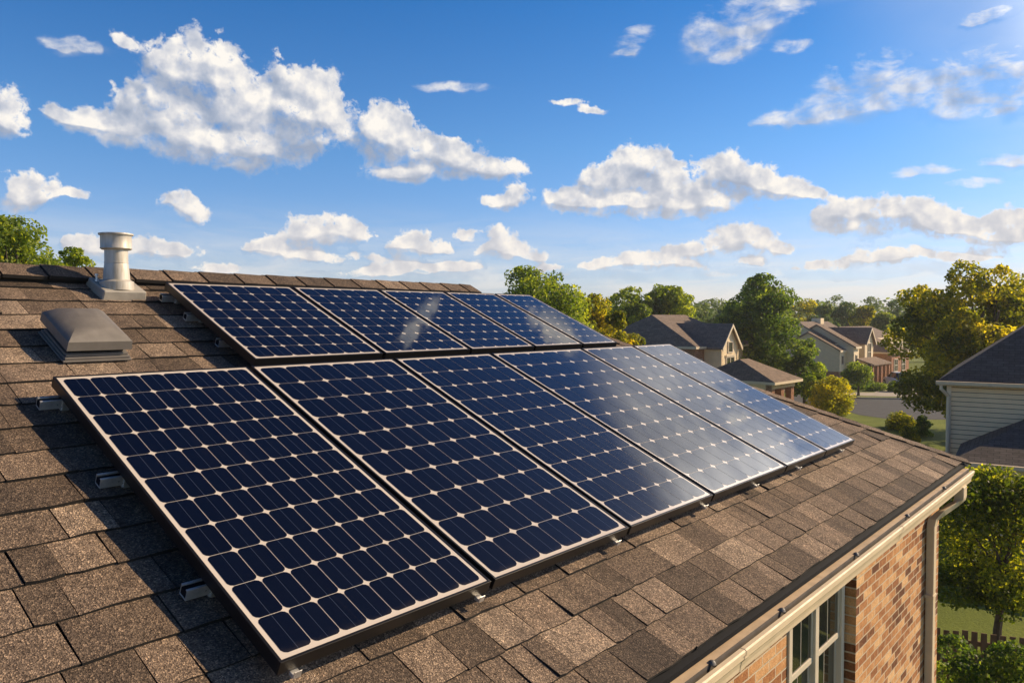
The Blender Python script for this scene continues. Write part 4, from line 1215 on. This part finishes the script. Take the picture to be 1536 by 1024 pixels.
def tree(name, label, cat, base, H, cw, cz0, n, leaf, lm, seed, group=None, K=30, trunk=.16, shape=1.0, sub=5, cdep=None, rmin=.19, rmax=.33, stems=1):
    """H total height, cw crown width, cz0 crown bottom"""
    rs = np.random.RandomState(seed)
    r = root(name, label, cat, base, 0, group)
    cd_ = cdep or cw
    mid, hh = (cz0 + H) / 2, (H - cz0) / 2
    d = rand_unit(rs, K)
    d[:, 2] = np.clip(d[:, 2] * 1.1, -.85, 1)
    rad = rs.uniform(.35, 1.0, K) ** .5
    rr = rs.uniform(rmin, rmax, K) * cw * .5 * 1.5
    c_ = d * rad[:, None]
    taper = 1 - .28 * np.clip(c_[:, 2], -1, 1) * shape
    cc = np.stack([c_[:, 0] * (cw / 2 - rr * .45) * taper, c_[:, 1] * (cd_ / 2 - rr * .45) * taper, mid + c_[:, 2] * (hh - rr * .6)], 1)
    cc[0] = (0, 0, H - rr[0] * .85)
    # smaller outlying sprigs around each clump break up the outline
    sc_, sr_, st_ = [cc], [rr], [rs.uniform(.25, .72, K)]
    for k in range(sub):
        dd = rand_unit(rs, K); dd[:, 2] = np.abs(dd[:, 2]) * .8 - .15
        sc_.append(cc + dd * (rr * rs.uniform(.8, 1.12, K))[:, None]); sr_.append(rr * rs.uniform(.22, .42, K)); st_.append(np.clip(st_[0] + rs.normal(0, .14, K), .1, .9))
    CC, RR, TT = np.concatenate(sc_), np.concatenate(sr_), np.concatenate(st_)
    V, Fc, tn = leaf_cloud(rs, CC, RR, n, leaf, TT)
    tb = MB()
    if trunk:
        top = Vector((rs.uniform(-.1, .1) * cw, rs.uniform(-.1, .1) * cw, mid + hh * .45))
        for sN in range(stems):
            ox = Vector((rs.uniform(-.5, .5), rs.uniform(-.5, .5), 0)) * (trunk * 2.2 if stems > 1 else 0)
            tp = top + (Vector((rs.uniform(-.25, .25) * cw, rs.uniform(-.25, .25) * cw, 0)) if stems > 1 else Vector((0, 0, 0)))
            pts = [ox * (1 + 2 * t_) + Vector((tp.x * t_ ** 1.5 + rs.normal() * .02 * cw * t_, tp.y * t_ ** 1.5 + rs.normal() * .02 * cw * t_, tp.z * t_)) for t_ in (0, .06, .2, .4, .6, .8, 1)]
            tb.tube(pts, [trunk * k for k in (1.35, 1.05, .9, .75, .55, .38, .18)], 8)
            for k in range(sN, K, stems):
                t_ = .25 + .6 * max(0, min(1, (cc[k, 2] - cz0) / (H - cz0))) * rs.uniform(.6, 1)
                a_ = Vector((tp.x * t_ ** 1.5, tp.y * t_ ** 1.5, tp.z * t_)) + ox * (1 + 2 * t_)
                e_ = Vector(cc[k]); m_ = a_.lerp(e_, .5) + Vector((rs.normal() * .03 * cw, rs.normal() * .03 * cw, .05 * cw))
                tb.tube([a_, m_, e_], [trunk * .34, trunk * .2, trunk * .06], 5)
        tb.build('trunk', M['bark'], r, smooth=True)
    np_mesh('crown', V, Fc, tn, M[lm], r)
    return r


def tree_px(label, px, depth, top, bottom, wpx, n, leaf, lm, seed, name='leafy_tree', cat='tree', **kw):
    H = hgt(top, depth); cz = max(.15, hgt(bottom, depth)) if cat == 'tree' else -.35 * H; cw = wpx * depth / 1165.5
    return tree(name, label, cat, site(px, depth), H, cw, cz, n, leaf, lm, seed, **kw)


tree_px('leafy tree behind the left end of the ridge, cut by the photo edge', 18, 27, 322, 520, 165, 15000, .16, 'leaf_mid', 1, trunk=.2)
tree_px('small sprig of treetop showing over the ridge just left of the flue', 117, 30, 370, 560, 62, 4500, .15, 'leaf_mid', 2, trunk=.12)
tree_px('tall tree rising behind the far end of the ridge and the upper panels', 802, 44, 400, 575, 172, 30000, .20, 'leaf_mid', 3, trunk=.25, K=38)
tree_px('lower round tree between the tall ridge-end tree and the twin-topped tree', 884, 47, 444, 570, 94, 12000, .20, 'leaf_gold', 4, trunk=.16, K=18)
tree_px('small bright yellow-green tree in front of the twin-topped tree, left of the gabled house', 930, 45, 464, 560, 66, 8000, .18, 'leaf_gold', 5, trunk=.1, K=14)
tree_px('left half of the twin-topped dark tree behind the gabled house', 946, 68, 428, 560, 94, 17000, .28, 'leaf_mid', 6, trunk=.25, K=28)
tree_px('right half of the twin-topped dark tree behind the gabled house', 1000, 69, 427, 560, 92, 17000, .28, 'leaf_mid', 7, trunk=.25, K=28)
tree_px('big dense dark tree standing between the gabled house and the townhouse', 1146, 60, 408, 590, 124, 34000, .24, 'leaf_dark', 8, trunk=.32, K=34, shape=.4)
tree_px('lower dark leafy tree at the right foot of the big dense tree', 1208, 57, 520, 610, 72, 9000, .20, 'leaf_dark', 9, trunk=.14, K=16)
tree_px('small round clipped tree with a thin trunk on the lawn before the townhouse', 1289, 68, 543, 583, 44, 6500, .17, 'leaf_dark', 10, trunk=.11, K=16, shape=.2, sub=3, rmin=.3, rmax=.42)
tree_px('large golden-green spreading tree in front of the street, left of the sided house', 1449, 40, 390, 668, 228, 54000, .20, 'leaf_big', 12, trunk=.30, K=50, shape=.3, stems=2, rmin=.14, rmax=.25)
tree_px('golden tree with backlight put into its leaf colour, cut by the right edge, behind the sided house roof', 1560, 46, 412, 640, 150, 14000, .22, 'leaf_yellow', 18, trunk=.2)  # yellow leaf colour carries the golden backlight at this edge
tree_px('garden tree by the corner of the brick house, in front of the sided house', 1500, 15.5, 700, 940, 215, 21000, .09, 'leaf_garden', 13, trunk=.075, K=30, shape=.5, stems=2)
tree_px('broad yellow flowering bush beyond the hip, beside the garage', 1243, 55, 565, 630, 76, 14000, .15, 'leaf_yellow', 14, name='flowering_bush', cat='bush', trunk=.04, K=26, shape=0, rmin=.2, rmax=.34)
tree_px('yellow-green shrub on the near side of the road above the hip', 1352, 48, 616, 650, 52, 5000, .14, 'leaf_gold', 15, name='shrub', cat='bush', trunk=.03, K=14, rmin=.25, rmax=.38)
tree_px('dark clipped ball shrub right of the yellow-green shrub', 1386, 45, 622, 655, 24, 4000, .10, 'leaf_dark', 16, name='shrub', cat='bush', trunk=.03, K=12, shape=0, rmin=.3, rmax=.42)
tree_px('small yellow-green shrub just above the hip near the dark clipped ball', 1365, 40, 640, 668, 34, 3000, .12, 'leaf_gold', 17, name='shrub', cat='bush', trunk=.03, K=10, rmin=.3, rmax=.4)
for (px, d_, tp, bt, wd, lm, sd_, lb) in ((1316, 72.5, 575, 588, 34, 'leaf_dark', 21, 'low dark hedge below the townhouse porch, left of the car'), (1341, 71.5, 571, 586, 20, 'leaf_dark', 22, 'dark rounded shrub directly in front of the white car'),
                                     (1286, 74, 577, 589, 24, 'leaf_dark', 23, 'low dark hedge behind the small round clipped tree'), (1252, 69, 585, 603, 26, 'leaf_mid', 24, 'green shrub at the left end of the lawn beyond the yellow bush')):
    tree_px(lb, px, d_, tp, bt, wd, 2500, .14, lm, sd_, name='hedge_shrub', cat='bush', trunk=.03, K=10, shape=0, rmin=.3, rmax=.45)
for (px, d_, tp, bt, wd, sd_, lb) in ((1440, 11.6, 956, 1180, 130, 31, 'dark leafy bush in the bottom right corner, nearest the brick wall'), (1530, 11.3, 966, 1180, 140, 32, 'dark leafy bush cut by the bottom right corner of the photo'), (1580, 14.2, 905, 1100, 90, 33, 'bush beyond the fence at the right edge')):
    tree_px(lb, px, d_, tp, bt, wd, 9000, .07, 'leaf_dark', sd_, name='garden_bush', cat='bush', trunk=.03, K=16, rmin=.22, rmax=.36)

# middle-distance trees in front of the far woods
far = [(1052, 118, 450, 70, 'leaf_far'), (1085, 105, 462, 46, 'leaf_far'), (1072, 140, 446, 60, 'leaf_far'), (1212, 120, 446, 58, 'leaf_gold'), (1238, 105, 455, 44, 'leaf_far'), (1268, 112, 452, 52, 'leaf_far'), (1296, 108, 458, 44, 'leaf_gold'),
       (1255, 150, 442, 60, 'leaf_far'), (1310, 150, 445, 60, 'leaf_far'), (1345, 125, 448, 60, 'leaf_far'), (1222, 98, 474, 30, 'leaf_far'), (1325, 104, 466, 40, 'leaf_mid'), (1400, 120, 446, 70, 'leaf_far'), (880, 120, 452, 60, 'leaf_far'), (1035, 96, 466, 36, 'leaf_mid')]
flab = ['pale round treetop in the gap between twin-topped tree and big dense tree', 'dim low tree touching the left side of the big dense tree', 'hazy far crown behind the gap left of the big dense tree', 'yellowish distant tree just right of the big dense tree',
        'dark distant tree above the townhouse roof at its left end', 'rounded distant tree above the middle of the townhouse roof', 'yellow-green distant tree above the right end of the townhouse roof', 'hazy far treetop above the townhouse, on the skyline',
        'hazy far treetop on the skyline left of the golden tree', 'far tree glimpsed through the left edge of the golden tree', 'small dark tree at the left end of the townhouse roofs', 'small tree over the rear house roof', 'distant tree seen through the golden tree',
        'distant tree in the gap between the tall ridge-end tree and the twin-topped tree', 'small tree behind the gabled house roof, right of the twin-topped tree']
for k, ((px, d_, tp, wd, lm), lb) in enumerate(zip(far, flab)):
    tree_px(lb, px, d_, tp, 520, wd, 4200, .42, lm, 60 + k, name='distant_tree', trunk=.25, K=16, group='distant trees in front of the far woods', rmin=.24, rmax=.36)

# far woods: one mass
rs = np.random.RandomState(99)
cs, rad, tn = [], [], []
for k in range(520):
    px = rs.uniform(-250, 1950); d_ = rs.uniform(165, 260)
    b0 = site(px, d_)
    H = rs.uniform(8.0, 11.2) * (1 + .07 * math.sin(px * .021)) * (.95 + d_ / 3000)
    r_ = rs.uniform(2.6, 4.6)
    cs.append((b0.x, b0.y, H - r_ * .8)); rad.append(r_); tn.append(rs.uniform(.2, .8))
    cs.append((b0.x + rs.uniform(-2, 2), b0.y + rs.uniform(-2, 2), H - r_ * 2.1)); rad.append(r_ * 1.15); tn.append(rs.uniform(.15, .6))
    cs.append((b0.x + rs.uniform(-2, 2), b0.y + rs.uniform(-2, 2), 2.6)); rad.append(r_ * 1.1); tn.append(rs.uniform(.1, .4))
V, Fc, tnn = leaf_cloud(rs, np.array(cs), np.array(rad), 110000, 1.15, np.array(tn))
tag(np_mesh('far_woods', V, Fc, tnn, M['leaf_far']), 'distant woods along the horizon', 'woods', kind='stuff')

# ------------------------------------------------------------------ evening air
hz = MB(); hz.box(-900, 900, -900, 900, -1.0, 13.5)
hm_ = bpy.data.materials.new('evening_haze'); hm_.use_nodes = True
hm_.node_tree.nodes.clear()
_q = NT(hm_.node_tree)
_v = _q.n('ShaderNodeVolumePrincipled'); _q.put(_v, 'Color', (0.93, 0.93, 0.95, 1)); _q.put(_v, 'Density', 0.00045); _q.put(_v, 'Anisotropy', 0.3)
_o = _q.n('ShaderNodeOutputMaterial'); _q.put(_o, 'Volume', _v.outputs[0])
tag(hz.build('haze', hm_), 'thin evening haze over the neighbourhood', kind='stuff')
